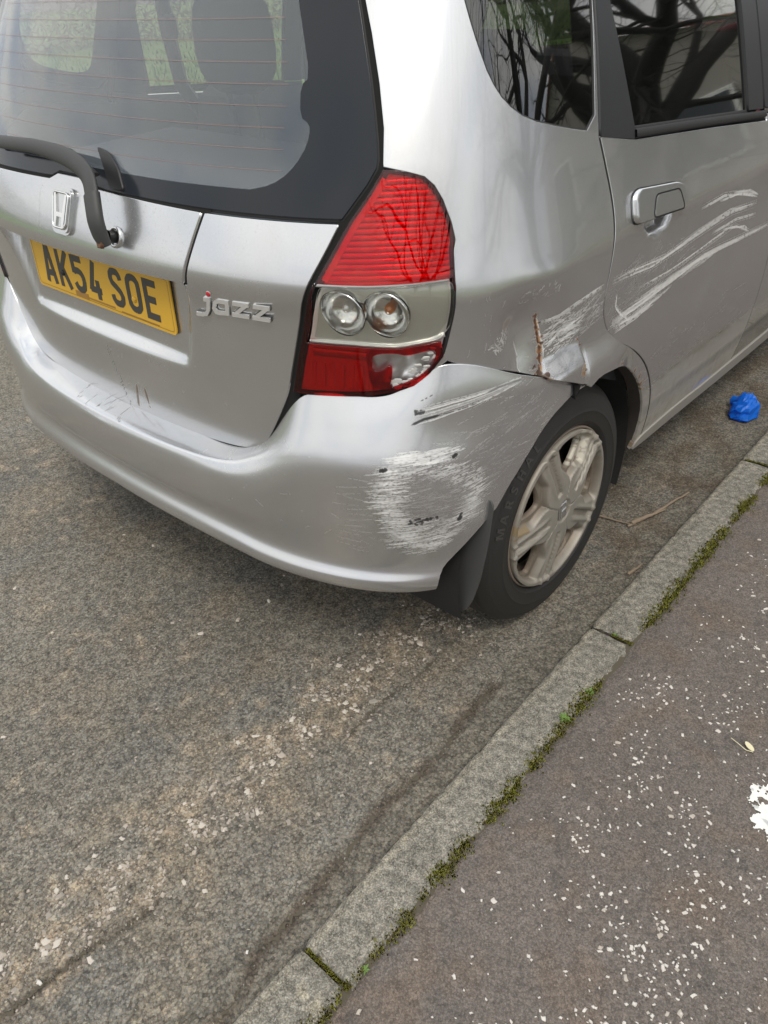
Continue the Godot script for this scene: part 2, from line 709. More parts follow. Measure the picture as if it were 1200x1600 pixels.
	func blot(s: float, y: float, rad: float, c: Color, al: float, n := 40, sx := 1.0, metal := .0) -> void:   # an uneven patch
		for k in n:
			var a := rng.randf() * TAU
			var d := rng.randf() * rad
			dab(at(s + cos(a) * d * sx, y + sin(a) * d), rng.randf_range(.15, .5) * rad / px, c, al * rng.randf_range(.3, 1.0), metal, .8)

	func finish(m: StandardMaterial3D) -> void:
		m.albedo_texture = ImageTexture.create_from_image(Image.create_from_data(w, h, false, Image.FORMAT_RGB8, rgb))
		var t := ImageTexture.create_from_image(Image.create_from_data(w, h, false, Image.FORMAT_RGB8, mm))
		m.metallic_texture = t
		m.metallic_texture_channel = BaseMaterial3D.TEXTURE_CHANNEL_RED
		m.roughness_texture = t
		m.roughness_texture_channel = BaseMaterial3D.TEXTURE_CHANNEL_GREEN
		m.metallic = 1.0
		m.roughness = 1.0
		m.albedo_color = Color.WHITE
		m.texture_repeat = false


func mat(col: Color, rough := .6, metal := 0.0, coat := 0.0) -> StandardMaterial3D:   # col is a real-world (linear) base colour
	var m := StandardMaterial3D.new()
	m.albedo_color = Color(col.r, col.g, col.b).linear_to_srgb()
	m.roughness = rough
	m.metallic = metal
	if coat > 0.0:
		m.clearcoat_enabled = true
		m.clearcoat = coat
		m.clearcoat_roughness = .04
	return m


func glass(col: Color, alpha: float, spec := .5) -> StandardMaterial3D:
	var m := StandardMaterial3D.new()
	m.albedo_color = Color(col.r, col.g, col.b, alpha)
	m.transparency = BaseMaterial3D.TRANSPARENCY_ALPHA
	m.roughness = .03
	m.metallic_specular = spec
	return m


func lens(col: Color) -> StandardMaterial3D:
	var m := StandardMaterial3D.new()
	m.albedo_color = Color(col.r, col.g, col.b, 0.0)
	m.refraction_enabled = true
	m.refraction_scale = .05
	m.roughness = .02
	return m


# a tiling ground texture: grains of stone in a binder, with relief
func grain_textures(m: StandardMaterial3D, seed_: int, size: int, stone: float, contrast: float, specks: float, warm: float, relief: float, tile: float, patchy := .5) -> void:
	var f := FastNoiseLite.new()
	f.seed = seed_
	f.noise_type = FastNoiseLite.TYPE_CELLULAR
	f.frequency = 1.0 / stone
	f.cellular_return_type = FastNoiseLite.RETURN_CELL_VALUE
	var cells := f.get_image(size, size).get_data()
	f.cellular_return_type = FastNoiseLite.RETURN_DISTANCE
	var dist := f.get_image(size, size).get_data()
	f.cellular_return_type = FastNoiseLite.RETURN_CELL_VALUE
	f.frequency = .42 / stone
	f.seed = seed_ + 3
	var cells2 := f.get_image(size, size).get_data()
	f.noise_type = FastNoiseLite.TYPE_SIMPLEX_SMOOTH
	f.fractal_type = FastNoiseLite.FRACTAL_FBM
	f.frequency = .02
	f.fractal_octaves = 5
	var soft_ := f.get_image(size, size).get_data()
	var r := RandomNumberGenerator.new()
	r.seed = seed_
	var rgb := PackedByteArray()
	rgb.resize(size * size * 3)
	var hm := PackedByteArray()
	hm.resize(size * size)
	for k in size * size:
		var cv := cells[k] / 255.0 * .78 + cells2[k] / 255.0 * .22 if k % size > 0 else .5
		var dv := dist[k] / 255.0
		var g := 1.0 + (cv - .5) * contrast + (soft_[k] / 255.0 - .5) * patchy - clampf((dv - .45) * 1.6, 0.0, .55) * contrast * .45 + r.randf_range(-.16, .16)
		var light := 0.0
		if cells[k] > 255.0 * (1.0 - specks):
			light = clampf((.5 - dv) * 3.0, 0.0, 1.0) * .9
		var hue := (fposmod(cv * 37.0, 1.0) - .5) * warm
		g = g * .70
		rgb[k * 3] = clampi(int(255 * lerpf(g * (1.0 + hue), .98, light)), 0, 255)
		rgb[k * 3 + 1] = clampi(int(255 * lerpf(g, .95, light)), 0, 255)
		rgb[k * 3 + 2] = clampi(int(255 * lerpf(g * (1.0 - hue * 1.2), .90, light)), 0, 255)
		hm[k] = clampi(int(255 * (.75 - dv * .65 + (cv - .5) * .35 + (soft_[k] / 255.0 - .5) * .5)), 0, 255)
	m.albedo_texture = ImageTexture.create_from_image(Image.create_from_data(size, size, false, Image.FORMAT_RGB8, rgb))
	m.heightmap_enabled = true
	m.heightmap_texture = ImageTexture.create_from_image(Image.create_from_data(size, size, false, Image.FORMAT_L8, hm))
	m.heightmap_scale = relief
	m.vertex_color_use_as_albedo = true
	m.roughness = .9
	m.set_meta("tile", tile)


func _ready() -> void:
	# ---------------- camera, sky, sun
	var cam := Camera3D.new()
	cam.name = "camera"
	cam.position = Vector3(1.4931, 1.2880, 1.2909)
	cam.rotation = Vector3(-.6111, .7577, -.0509)
	cam.fov = rad_to_deg(2.0 * atan(800.0 / 1211.1))
	cam.near = .05
	cam.far = 400.0
	add_child(cam)
	cam.current = true
	var we := WorldEnvironment.new()
	we.name = "world_environment"
	var env := Environment.new()
	env.background_mode = Environment.BG_SKY
	env.tonemap_mode = Environment.TONE_MAPPER_LINEAR
	env.tonemap_exposure = 1.26
	env.sdfgi_enabled = true
	env.ssao_enabled = true
	env.ssil_enabled = true
	var sky := Sky.new()
	var pano := PanoramaSkyMaterial.new()
	pano.panorama = sky_picture()
	sky.sky_material = pano
	env.sky = sky
	env.background_energy_multiplier = 1.0
	we.environment = env
	add_child(we)
	var sun := DirectionalLight3D.new()
	sun.name = "sun"
	sun.light_energy = .42
	sun.light_color = Color(1.0, .97, .92)
	sun.light_angular_distance = 16.0
	sun.shadow_enabled = true
	add_child(sun)
	sun.look_at_from_position(Vector3(3.0, 6.0, 2.6), Vector3.ZERO)
	# ---------------- set-up
	rng.seed = 5
	nz.seed = 3
	nz.noise_type = FastNoiseLite.TYPE_SIMPLEX_SMOOTH
	nz.frequency = .02
	make_plan()
	for j in 9:
		var o := []
		var yy := []
		for k in BST.size():
			o.append_array([BST[k], BPR[k][j * 2]])
			yy.append_array([BST[k], BPR[k][j * 2 + 1]])
		bo.append(o)
		by.append(yy)
	materials()
	ground()
	surroundings()
	build_car()
	litter()


func sky_picture() -> ImageTexture:   # an overcast sky: brighter overhead, soft breaks of pale blue
	var w := 512
	var h := 256
	var im := Image.create(w, h, false, Image.FORMAT_RGBAF)
	var f := FastNoiseLite.new()
	f.seed = 11
	f.noise_type = FastNoiseLite.TYPE_SIMPLEX_SMOOTH
	f.fractal_octaves = 5
	f.frequency = 1.6
	for y in h:
		var el := (.5 - (y + .5) / h) * PI
		for x in w:
			var az := TAU * x / w
			var d := Vector3(cos(el) * sin(az), sin(el), cos(el) * cos(az))
			if el <= 0.0:
				im.set_pixel(x, y, Color(.24, .23, .22))
				continue
			var q := d / (d.y + .35)
			var n := f.get_noise_3d(q.x * 1.2, q.y, q.z * 1.2) * .5 + .5
			var lum := .80 + .48 * sin(el)
			var c := Color(.74, .80, .90).lerp(Color(1.13, 1.12, 1.08), smoothstep(.30, .60, n)) * lum
			c.a = 1.0
			im.set_pixel(x, y, c)
	return ImageTexture.create_from_image(im)


const RB := Rect2(-.62, .27, 1.84, .50)    # bumper wear map: s from, height from, sizes
const RQ := Rect2(.68, .18, 1.52, .92)     # quarter panel and door
const RH := Rect2(-.62, .50, 1.30, .50)    # tailgate


func materials() -> void:
	var silver := Color(.785, .79, .797)
	var n := FastNoiseLite.new()
	n.seed = 9
	n.fractal_octaves = 3
	M.paint = mat(Color(.575, .585, .595), .25, .88, .8)
	M.door_front = M.paint
	for k in ["paint_bumper", "paint_side", "paint_hatch"]:
		M[k] = mat(Color.WHITE, .3, 1.0, .8)
	var white := Color(.93, .93, .92)
	var pale := Color(.86, .86, .85)
	var dark := Color(.13, .13, .13)
	var rust := Color(.34, .20, .12)
	# bumper
	var b := Wear.new(RB, .0009, n, silver, .88, .07)
	for k in 900:   # the scuff ring: short strokes, all leaning the same way
		var a := b.rng.randf() * TAU
		var rr := sqrt(b.rng.randf_range(.34, 1.0)) * (1.0 + .12 * sin(a * 3.0 + 1.0))
		var s := .765 + cos(a) * .085 * rr
		var y := .507 + sin(a) * .105 * rr
		var keep := .55 + .45 * sin(a + PI * 1.05)
		if cos(a) < -.2: keep = .95
		if sin(a) < -.3: keep = .9
		if sin(a) > .5 and cos(a) > -.2: keep = .55
		if b.rng.randf() < keep:
			b.scratch(s, y, .16 + .10 * cos(a) + b.rng.randf_range(-.12, .12), b.rng.randf_range(.008, .036), white, b.rng.randf_range(.10, .46), b.rng.randf_range(.0006, .0013))
	b.hatch_fill(.745, .445, .050, .040, 120, .16, .1, .02, .05, white, .5, .0010)
	b.hatch_fill(.700, .530, .028, .060, 130, .14, .14, .012, .04, white, .55, .0010)
	b.hatch_fill(.760, .600, .055, .013, 90, .10, .1, .02, .05, white, .55, .0010)
	b.hatch_fill(.838, .525, .014, .045, 80, .35, .3, .008, .02, white, .55, .0009)
	b.hatch_fill(.765, .510, .065, .08, 150, .15, .25, .01, .05, pale, .30)
	for c in [[.742, .472, .016, .010], [.765, .478, .014, .005], [.694, .581, .008, .004], [.804, .595, .005, .0025], [.811, .469, .004, .008], [.752, .676, .010, .005]]:
		for k in 20:
			var q := Vector2(b.rng.randf_range(-1, 1), b.rng.randf_range(-1, 1))
			b.dab(b.at(c[0] + q.x * c[2] * .7, c[1] + q.y * c[3] * .7 + q.x * c[3] * .3), b.rng.randf_range(1.0, 3.2), dark, .75, 0.0, .7)
	for k in 26:   # long scrapes under the lamp
		var o := b.rng.randf_range(-.016, .020)
		b.line([.745 + o * .4, .668 + o, .775, .674 + o * .9, .804, .680 + o * .8, .852, .686 + o * .6, .912, .691 + o * .35, .945, .692 + o * .3], b.rng.randf_range(.0006, .0022), white if k % 3 else Color(.55, .55, .55), b.rng.randf_range(.10, .38), .2, .5, .1)
	b.line([.739, .655, .759, .664, .785, .669], .0046, dark, .7, 0, .7, 0.0)
	b.line([.78, .668, .85, .678], .0018, dark, .4, 0, .7, .5)
	b.line([.862, .690, .890, .694, .925, .693, .950, .690], .0040, Color(.36, .36, .36), .5, 0, .6, 0.0)
	b.line([.754, .694, .774, .704], .0014, dark, .5, 0, .6, .2)
	for k in 14:
		var y := .40 + .012 * k + b.rng.randf_range(-.005, .005)
		b.scratch(.645 + b.rng.randf_range(-.02, .02), y, b.rng.randf_range(-.35, .2), b.rng.randf_range(.03, .06), pale, .35, .0007)
	b.hatch_fill(.90, .60, .12, .10, 130, .2, .4, .01, .07, pale, .28)
	b.hatch_fill(.55, .50, .25, .12, 40, .1, 1.2, .005, .03, pale, .25)
	b.specks(1500, -.6, .55, .505, .60, Color(.35, .34, .32), .40, .55)
	b.specks(300, -.6, .9, .30, .60, Color(.45, .43, .40), .25, .6)
	for k in 8:   # cracked lacquer on the shelf
		var s := -.13 + .028 * k + b.rng.randf_range(-.012, .012)
		b.line([s, .527 + b.rng.randf_range(-.006, .004), s + .006, .524 + b.rng.randf_range(-.006, .006), s + .012, .523 + b.rng.randf_range(-.006, .004)], .0011, Color(.25, .25, .25), .6, .1, .7, .9)
	b.finish(M.paint_bumper)
	# quarter panel and rear door
	var q := Wear.new(RQ, .001, n, silver, .88, .07)
	for l in [
		[1.01, .771, 1.06, .769, 1.107, .778, 1.147, .783, 1.20, .785],
		[1.243, .783, 1.307, .780, 1.461, .775, 1.615, .789, 1.788, .795, 1.957, .781],
		[1.243, .778, 1.40, .770, 1.62, .783, 1.80, .790, 1.94, .778],
		[1.355, .735, 1.50, .738, 1.66, .746, 1.819, .756],
		[1.256, .699, 1.363, .704, 1.538, .716, 1.668, .726, 1.817, .718, 1.939, .711, 2.10, .702],
		[1.256, .694, 1.363, .699, 1.538, .711, 1.668, .721, 1.817, .714, 1.939, .708, 2.10, .699],
		[1.26, .690, 1.45, .707, 1.62, .718, 1.80, .712], [1.60, .722, 1.75, .719, 1.90, .709], [1.30, .703, 1.50, .716, 1.70, .724],
		[1.624, .833, 1.744, .836, 1.858, .820, 1.953, .795], [1.72, .829, 1.84, .825, 1.95, .800], [1.80, .833, 1.90, .820, 1.96, .798],
		[1.70, .765, 1.836, .766, 1.961, .752], [1.80, .756, 1.90, .735, 1.93, .718], [1.76, .761, 1.84, .750, 1.935, .717],
		[1.264, .680, 1.34, .681, 1.454, .689, 1.513, .697], [1.27, .672, 1.36, .676, 1.44, .688],
		[1.267, .750, 1.262, .725, 1.290, .703, 1.327, .680], [1.262, .75, 1.268, .722, 1.30, .695]]:
		q.line(l, .0034, white, .42, .3, .5, .2)
		var l2: Array = l.duplicate()
		for k in l2.size() / 2:
			l2[k * 2 + 1] += q.rng.randf_range(-.004, .004)
		q.line(l2, .0014, white, .8, .1, .5, .1)
		for e in 3:
			var l3: Array = l.duplicate()
			var sh := q.rng.randf_range(-.008, .008)
			for k in l3.size() / 2:
				l3[k * 2 + 1] += sh
			q.line(l3, .0011, pale, .35, .2, .5, .6)
	q.hatch_fill(1.36, .690, .10, .014, 90, .08, .12, .02, .08, white, .4, .0013)
	q.hatch_fill(1.55, .714, .18, .010, 80, .06, .05, .03, .12, white, .45, .0013)
	q.hatch_fill(1.065, .738, .050, .032, 110, .10, .25, .015, .06, white, .45, .0012)
	q.hatch_fill(1.15, .745, .05, .035, 60, .25, .3, .02, .06, pale, .35, .0012)
	q.hatch_fill(1.40, .75, .22, .06, 110, .35, .5, .01, .05, pale, .22, .0010)
	q.hatch_fill(1.75, .45, .35, .16, 90, .12, .15, .02, .09, pale, .22, .0009)
	q.hatch_fill(1.62, .36, .10, .03, 40, .05, .1, .02, .07, white, .35, .0010)
	q.hatch_fill(1.0, .83, .06, .012, 26, .7, .8, .004, .014, pale, .35, .0012)
	q.hatch_fill(.90, .758, .022, .014, 40, -.5, .6, .006, .016, pale, .5, .0010)
	q.hatch_fill(.922, .768, .012, .012, 26, 1.2, .9, .005, .012, white, .4, .0010)
	q.hatch_fill(.88, .80, .06, .06, 30, 1.4, .4, .004, .02, pale, .22)
	q.hatch_fill(.96, .69, .08, .03, 26, .1, .6, .006, .03, pale, .3)
	q.line([.952, .752, .958, .724, .955, .701, .966, .682], .0016, white, .25, .2, .5, .2)
	# rust: the split, the torn fold, the arch lip
	for k in 5:
		var o := k * .0010 - .0020
		q.line([.998 + o, .792, 1.003 + o, .758, 1.008 + o, .726, 1.006 + o, .697, 1.000 + o, .674], .0024, [Color(.30, .19, .12), Color(.44, .28, .16), Color(.16, .10, .07), rust, Color(.60, .47, .33)][k], .75, 0, .9, .75)
	q.line([1.001, .785, 1.008, .752, 1.013, .722, 1.011, .697], .0010, white, .7, 0, .5, .2)
	for k in 9:
		q.blot(.999 + .011 * sin(k * .5) + q.rng.randf_range(-.003, .004), .785 - k * .013, q.rng.randf_range(.002, .0055), [rust, Color(.18, .11, .07), Color(.50, .34, .20)][k % 3], .6, 16)
	q.blot(1.000, .672, .010, Color(.20, .11, .06), .8, 50, 1.5)
	q.blot(1.006, .666, .011, Color(.45, .29, .14), .5, 34, 1.5)
	q.blot(1.124, .692, .006, rust, .7, 34)
	q.line([1.110, .714, 1.122, .700, 1.128, .684], .0034, Color(.40, .24, .13), .8, 0, .9, .1)
	q.blot(1.118, .652, .012, Color(.50, .34, .16), .5, 34, 1.2)
	q.blot(1.126, .642, .009, Color(.22, .13, .08), .7, 26, 1.4)
	for e in [[1.452, .495, .012], [1.463, .474, .010], [1.435, .520, .010], [1.40, .548, .008], [1.29, .606, .007], [1.30, .604, .006], [1.545, .275, .02], [1.53, .35, .006]]:
		q.blot(e[0] - .006, e[1] - .005, e[2] * .62, rust, .7, 20)
		q.blot(e[0] - .004, e[1] - .003, e[2] * .8, Color(.50, .40, .24), .25, 14)
	for k in 260:   # road dirt thrown up along the sill
		var s := q.rng.randf_range(1.2, 2.2)
		q.blot(s, .27 + absf(q.rng.randfn(0, .06)), q.rng.randf_range(.006, .03), Color(.50, .46, .40), .10, 8, 1.6, .1)
	q.specks(500, .7, 2.2, .22, .8, Color(.45, .43, .40), .2, .6)
	for yy in q.h:   # dried road film over the lower flank
		var hy := q.r.end.y - yy * q.px
		var fl := smoothstep(.50, .24, hy) * .75
		if fl <= 0.0:
			continue
		for xx in q.w:
			var k := (yy * q.w + xx) * 3
			q.rgb[k] = int(lerpf(q.rgb[k], 158, fl * .7))
			q.rgb[k + 1] = int(lerpf(q.rgb[k + 1], 150, fl * .7))
			q.rgb[k + 2] = int(lerpf(q.rgb[k + 2], 136, fl * .7))
			q.mm[k] = int(lerpf(q.mm[k], 40, fl))
			q.mm[k + 1] = int(lerpf(q.mm[k + 1], 175, fl))
	q.finish(M.paint_side)
	# tailgate
	var t := Wear.new(RH, .0011, n, silver, .88, .07)
	t.specks(2200, -.6, .6, .52, 1.0, Color(.42, .41, .39), .30, .5)
	t.specks(3600, -.45, .36, .66, .98, Color(.36, .35, .33), .40, .6)
	for e in [[.086, .594, .071, .536], [.113, .594, .116, .546]]:
		t.line(e, .009, Color(.40, .33, .28), .35, .2, .6, .1)
		t.line(e, .004, Color(.33, .26, .22), .4, .2, .6, .2)
	for k in 44:
		var y := .66 - k * .003
		t.dab(t.at(.005 + .0008 * k + t.rng.randf_range(-.006, .006), y), t.rng.randf_range(.5, 1.8), Color(.22, .21, .2), .7, .1, .7)
	for k in 40:
		t.dab(t.at(-.10 + t.rng.randf_range(-.004, .004), .97 - k * .003), t.rng.randf_range(.4, 1.0), Color(.3, .3, .29), .6, .1, .7)
	t.hatch_fill(.2, .62, .3, .08, 30, .2, 1.4, .005, .02, pale, .2)
	t.finish(M.paint_hatch)

	M.black = mat(Color(.010, .010, .011), .45)
	M.rubber = mat(Color(.018, .018, .019), .75)
	M.trim = mat(Color(.020, .021, .024), .38)
	M.frit = mat(Color(.020, .023, .028), .14)
	M.frit.metallic_specular = .34
	M.plastic = mat(Color(.062, .063, .063), .55)
	M.void = mat(Color(.006, .006, .006), .95)
	M.liner = mat(Color(.012, .012, .012), .9)
	M.glass_rear = glass(Color(.50, .58, .64), .11, 1.0)
	M.glass_back = glass(Color(.5, .55, .6), .01, 1.0)
	M.glass_side = glass(Color(.04, .05, .048), .84, 1.0)
	M.glass_side.clearcoat_enabled = true
	M.glass_side.clearcoat = 1.0
	M.glass_side.clearcoat_roughness = .02
	M.glass_far = glass(Color(.06, .08, .07), .38, .5)
	M.heater = mat(Color(.16, .07, .05), .6)
	M.chrome = mat(Color(.72, .72, .72), .16, 1.0)
	M.chrome_dull = mat(Color(.50, .50, .50), .38, .9)
	M.silver_housing = mat(Color(.58, .58, .56), .30, .75)
	M.housing_white = mat(Color(.80, .78, .76), .35, .25)
	M.red_lens = lens(Color(.95, .11, .16))
	M.red_deep = lens(Color(.88, .07, .11))
	M.clear_lens = lens(Color(.97, .97, .95))
	M.arch_lip = mat(Color(.045, .038, .032), .85)
	M.rim_dust = mat(Color(.19, .155, .125), .85)
	M.badge = mat(Color(.74, .74, .74), .22, .6, .5)
	M.shelf = mat(Color(.065, .075, .088), .8)
	M.sill = mat(Color(.34, .325, .295), .62, .25)
	M.silver_plate = mat(Color(.60, .60, .57), .34, .6)
	M.worn_paint = mat(Color(.50, .51, .52), .85)
	M.arm = mat(Color(.036, .037, .037), .55)
	M.amber = mat(Color(.55, .17, .03), .15, 0, .8)
	M.bulb = mat(Color(.75, .75, .75), .1, .3, .8)
	M.flake = mat(Color(.62, .62, .60), .4, .4)
	M.plate = mat(Color(.62, .36, .028), .35, 0, .3)
	M.plate_mark = mat(Color(.045, .043, .038), .45)
	M.plate_border = mat(Color(.16, .10, .03), .5)
	M.plate_label = mat(Color(.30, .16, .03), .5)
	M.seat = mat(Color(.040, .042, .047), .9)
	M.cabin = mat(Color(.13, .15, .175), .7)
	M.cabin_dark = mat(Color(.03, .032, .035), .8)
	M.red_item = mat(Color(.35, .03, .04), .4)
	M.tyre = mat(Color(.019, .018, .017), .58)
	M.tyre_mark = mat(Color(.046, .044, .042), .5)
	M.wheel = mat(Color(.255, .243, .220) / .6, .52, .30)
	M.wheel.vertex_color_use_as_albedo = true
	M.steel = mat(Color(.035, .028, .024), .7, .3)
	M.rust = mat(Color(.11, .055, .03), .85)
	M.bark = mat(Color(.035, .030, .026), .95)
	M.twig = mat(Color(.22, .17, .12), .9)
	M.blue = mat(Color(.010, .17, .70), .32)
	M.blue.backlight_enabled = true
	M.blue.backlight = Color(.05, .3, .8)
	M.leaf = mat(Color(.62, .57, .38), .7)
	M.weed = mat(Color(.13, .22, .05), .7)
	M.moss = mat(Color(1, 1, 1), .95)
	M.moss.vertex_color_use_as_albedo = true
	M.moss.albedo_color = Color.WHITE
	M.soil = mat(Color(.080, .068, .048), .95)
	M.chip = mat(Color(.54, .51, .47), .8)
	M.chip3 = mat(Color(.40, .36, .31), .85)
	M.chip2 = mat(Color(.50, .46, .42), .8)
	M.stone = mat(Color(.36, .315, .265), .9)
	M.stone3 = mat(Color(.27, .24, .205), .9)
	M.stone2 = mat(Color(.47, .425, .37), .9)
	M.white_paint = mat(Color(.70, .70, .67), .8)
	M.white_paint.vertex_color_use_as_albedo = true
	M.brick = mat(Color(.30, .24, .20), .9)
	M.tile = mat(Color(.26, .09, .06), .85)
	M.render_wall = mat(Color(.34, .32, .29), .9)
	M.window_dark = mat(Color(.03, .035, .04), .08, 0, .5)
	M.window_frame = mat(Color(.75, .75, .73), .5)
	M.grass = mat(Color.WHITE, .9)
	M.grass.vertex_color_use_as_albedo = true
	M.grass.albedo_color = Color.WHITE
	M.hedge = mat(Color.WHITE, .95)
	M.hedge.vertex_color_use_as_albedo = true
	M.hedge.albedo_color = Color.WHITE
	M.road = mat(Color(.318, .290, .238) / .45, .9)
	grain_textures(M.road, 21, 1024, 7.5, .95, .022, .26, .12, .62, .30)
	M.pavement = mat(Color(.262, .224, .196) / .6, .9)
	grain_textures(M.pavement, 31, 1024, 6.0, .62, .010, .14, .08, .50, .14)
	M.kerb = mat(Color(.42, .39, .325) / .5, .95)
	grain_textures(M.kerb, 41, 768, 5.5, .85, .07, .14, .10, .34, .40)


# ------------------------------------------------------------------ the ground
func kerb_x(z: float) -> float:
	return KERB_X + .0156 * (z - KERB_Z)


func seg_dist(p: Vector2, l: PackedVector2Array) -> float:
	var d := 1e9
	for k in l.size() - 1:
		var a := l[k]
		var ab := l[k + 1] - a
		var t := clampf((p - a).dot(ab) / ab.length_squared(), 0.0, 1.0)
		d = minf(d, p.distance_squared_to(a + ab * t))
	return sqrt(d)


func sheet(mb: MB, x0: float, x1: float, z0: float, z1: float, y: float, tile: float, right_kerb := false) -> void:
	var e := []
	for z in [z0, z1]:
		for x in [x0, x1]:
			var xx: float = kerb_x(z) + .001 if right_kerb and x == x1 else x
			e.append(mb.add(Vector3(xx, y, z), Vector3.UP, Vector2(xx, z) / tile))
	mb.quad(e[0], e[1], e[3], e[2])


func ground() -> void:
	var n1 := FastNoiseLite.new()
	n1.seed = 101
	n1.noise_type = FastNoiseLite.TYPE_SIMPLEX_SMOOTH
	n1.frequency = 1.0
	n1.fractal_octaves = 3
	var ridge := FastNoiseLite.new()
	ridge.seed = 55
	ridge.frequency = 1.0
	ridge.fractal_octaves = 2
	var crack1 := pts([.93, 1.30, .923, 1.079, .899, 1.013, .893, .910, .887, .811, .871, .692, .876, .606, .882, .514, .862, .42, .858, .30])
	var crack2 := pts([.650, 1.50, .664, 1.325, .671, 1.266, .677, 1.191, .693, 1.129, .70, 1.06])
	var crack3 := pts([.705, .60, .70, .48, .715, .36, .70, .25])
	var worn := pts([.64, 1.5, .611, 1.234, .630, 1.163, .629, 1.076, .622, 1.004, .603, .918, .622, .810, .612, .699, .639, .498, .610, .291, .60, .1])
	var road := base_node("road")
	tag(road, "worn grey asphalt road with a pale scoured streak beside the kerb", "", "", "structure")
	var mb := MB.new()
	var tile: float = M.road.get_meta("tile")
	var xa := -1.3
	var z0 := -2.7
	var z1 := 1.7
	var nx := 190
	var nzz := 360
	var hts := PackedFloat32Array()
	hts.resize((nx + 1) * (nzz + 1))
	var cols := PackedColorArray()
	cols.resize(hts.size())
	for jz in nzz + 1:
		var z := lerpf(z0, z1, float(jz) / nzz)
		var xb := kerb_x(z) + .004
		for jx in nx + 1:
			var u := float(jx) / nx
			var x := lerpf(xa, xb, 1.0 - pow(1.0 - u, 1.25))
			var p := Vector2(x, z)
			var rough := n1.get_noise_2d(x * 3.1, z * 1.6) * .5 + .5
			var fine := n1.get_noise_2d(x * 26.0, z * 26.0)
			var d1 := seg_dist(p, crack1) + n1.get_noise_2d(x * 30, z * 30) * .008
			var d2 := seg_dist(p, crack2) + n1.get_noise_2d(x * 33 + 9, z * 30) * .007
			var d3 := seg_dist(p, crack3) + n1.get_noise_2d(x * 33 + 9, z * 30) * .004
			var dw := seg_dist(p, worn) + n1.get_noise_2d(x * 7, z * 7) * .10
			var gutter := smoothstep(.05, .03, absf(xb - x)) if absf(xb - x) < .2 else 0.0
			var strip := smoothstep(.115, .085, xb - x + n1.get_noise_2d(x * 7, z * 7) * .02)
			var hh := fine * .0013 * (.5 + rough) + n1.get_noise_2d(x * 9.0, z * 9.0) * .0022
			hh -= .003 * smoothstep(.016, .0, maxf(d1, 0.0)) + .002 * smoothstep(.014, .0, maxf(d2, 0.0)) + .001 * smoothstep(.006, .0, maxf(d3, 0.0))
			hh += .003 * strip
			var w := smoothstep(.10, .02, dw) * (smoothstep(-.2, .0, z))
			hh += w * n1.get_noise_2d(x * 60.0, z * 60.0) * .002
			hts[jz * (nx + 1) + jx] = hh
			# surface colour: bluish smooth patches, brown grime, the pale scour
			var c := Color(1, 1, 1).lerp(Color(.90, .93, .97), smoothstep(.52, .72, n1.get_noise_2d(x * 2.3 + 40, z * 1.2) * .5 + .5))
			c = c.lerp(Color(1.08, 1.0, .89), smoothstep(.42, .75, n1.get_noise_2d(x * 5.0, z * 4.0 + 20) * .5 + .5) * .6)
			c *= .90 + .22 * (n1.get_noise_2d(x * 38, z * 38) * .5 + .5)
			c *= .80 + .44 * (n1.get_noise_2d(x * 1.9 + 7, z * .9) * .5 + .5)
			c = c.lerp(Color(1.02, 1.03, 1.03), .75 * smoothstep(.16, .02, absf(x + .02 + .05 * sin(z * 2.0)) + n1.get_noise_2d(x * 5, z * 3) * .08))
			c = c.lerp(Color(2.1, 1.86, 1.62), w * .85 * smoothstep(.42, .70, n1.get_noise_2d(x * 17, z * 17) * .5 + .5))
			c = c.lerp(Color(1.10, .98, .85), w * .35)
			c = c.lerp(Color(1.9, 1.7, 1.5), .55 * smoothstep(.63, .74, n1.get_noise_2d(x * 13 + 31, z * 13) * .5 + .5) * smoothstep(.48, .62, n1.get_noise_2d(x * 2.6 + 11, z * 2.2) * .5 + .5))
			c = c.lerp(Color(.84, .83, .80), strip * .8)
			c = c.lerp(Color(.42, .34, .28), .8 * smoothstep(.022, .002, d1) * smoothstep(.25, .55, n1.get_noise_2d(x * 6, z * 5 + 3) * .5 + .6))
			c = c.lerp(Color(.42, .38, .33), .7 * smoothstep(.014, .002, d2) + .35 * smoothstep(.009, .002, d3))
			c = c.lerp(Color(.38, .33, .28), smoothstep(.020, .004, xb - x + fine * .006) * .8)
			# damp leaf dirt ahead of the wheel
			c = c.lerp(Color(.62, .52, .42), smoothstep(.35, .75, n1.get_noise_2d(x * 7 + 3, z * 5) * .5 + .5) * smoothstep(.4, .75, x) * smoothstep(-.1, -.35, z) * .8)
			cols[jz * (nx + 1) + jx] = c
	for jz in nzz + 1:
		var z := lerpf(z0, z1, float(jz) / nzz)
		var xb := kerb_x(z) + .004
		for jx in nx + 1:
			var u := float(jx) / nx
			var x := lerpf(xa, xb, 1.0 - pow(1.0 - u, 1.25))
			var k := jz * (nx + 1) + jx
			var xl := lerpf(xa, xb, 1.0 - pow(1.0 - maxf(u - 1.0 / nx, 0), 1.25))
			var xr := lerpf(xa, xb, 1.0 - pow(1.0 - minf(u + 1.0 / nx, 1), 1.25))
			var gx := (hts[k + (1 if jx < nx else 0)] - hts[k - (1 if jx > 0 else 0)]) / (xr - xl)
			var gz := (hts[k + (nx + 1 if jz < nzz else 0)] - hts[k - (nx + 1 if jz > 0 else 0)]) / (2.0 * (z1 - z0) / nzz)
			mb.tint = cols[k] * .45
			mb.add(Vector3(x, hts[k], z), Vector3(-gx, 1, -gz).normalized(), Vector2(x, z) / tile)
	for jz in nzz:
		for jx in nx:
			var k := jz * (nx + 1) + jx
			mb.quad(k, k + 1, k + nx + 2, k + nx + 1)
	mb.tint = Color(.97, .96, .93) * .45
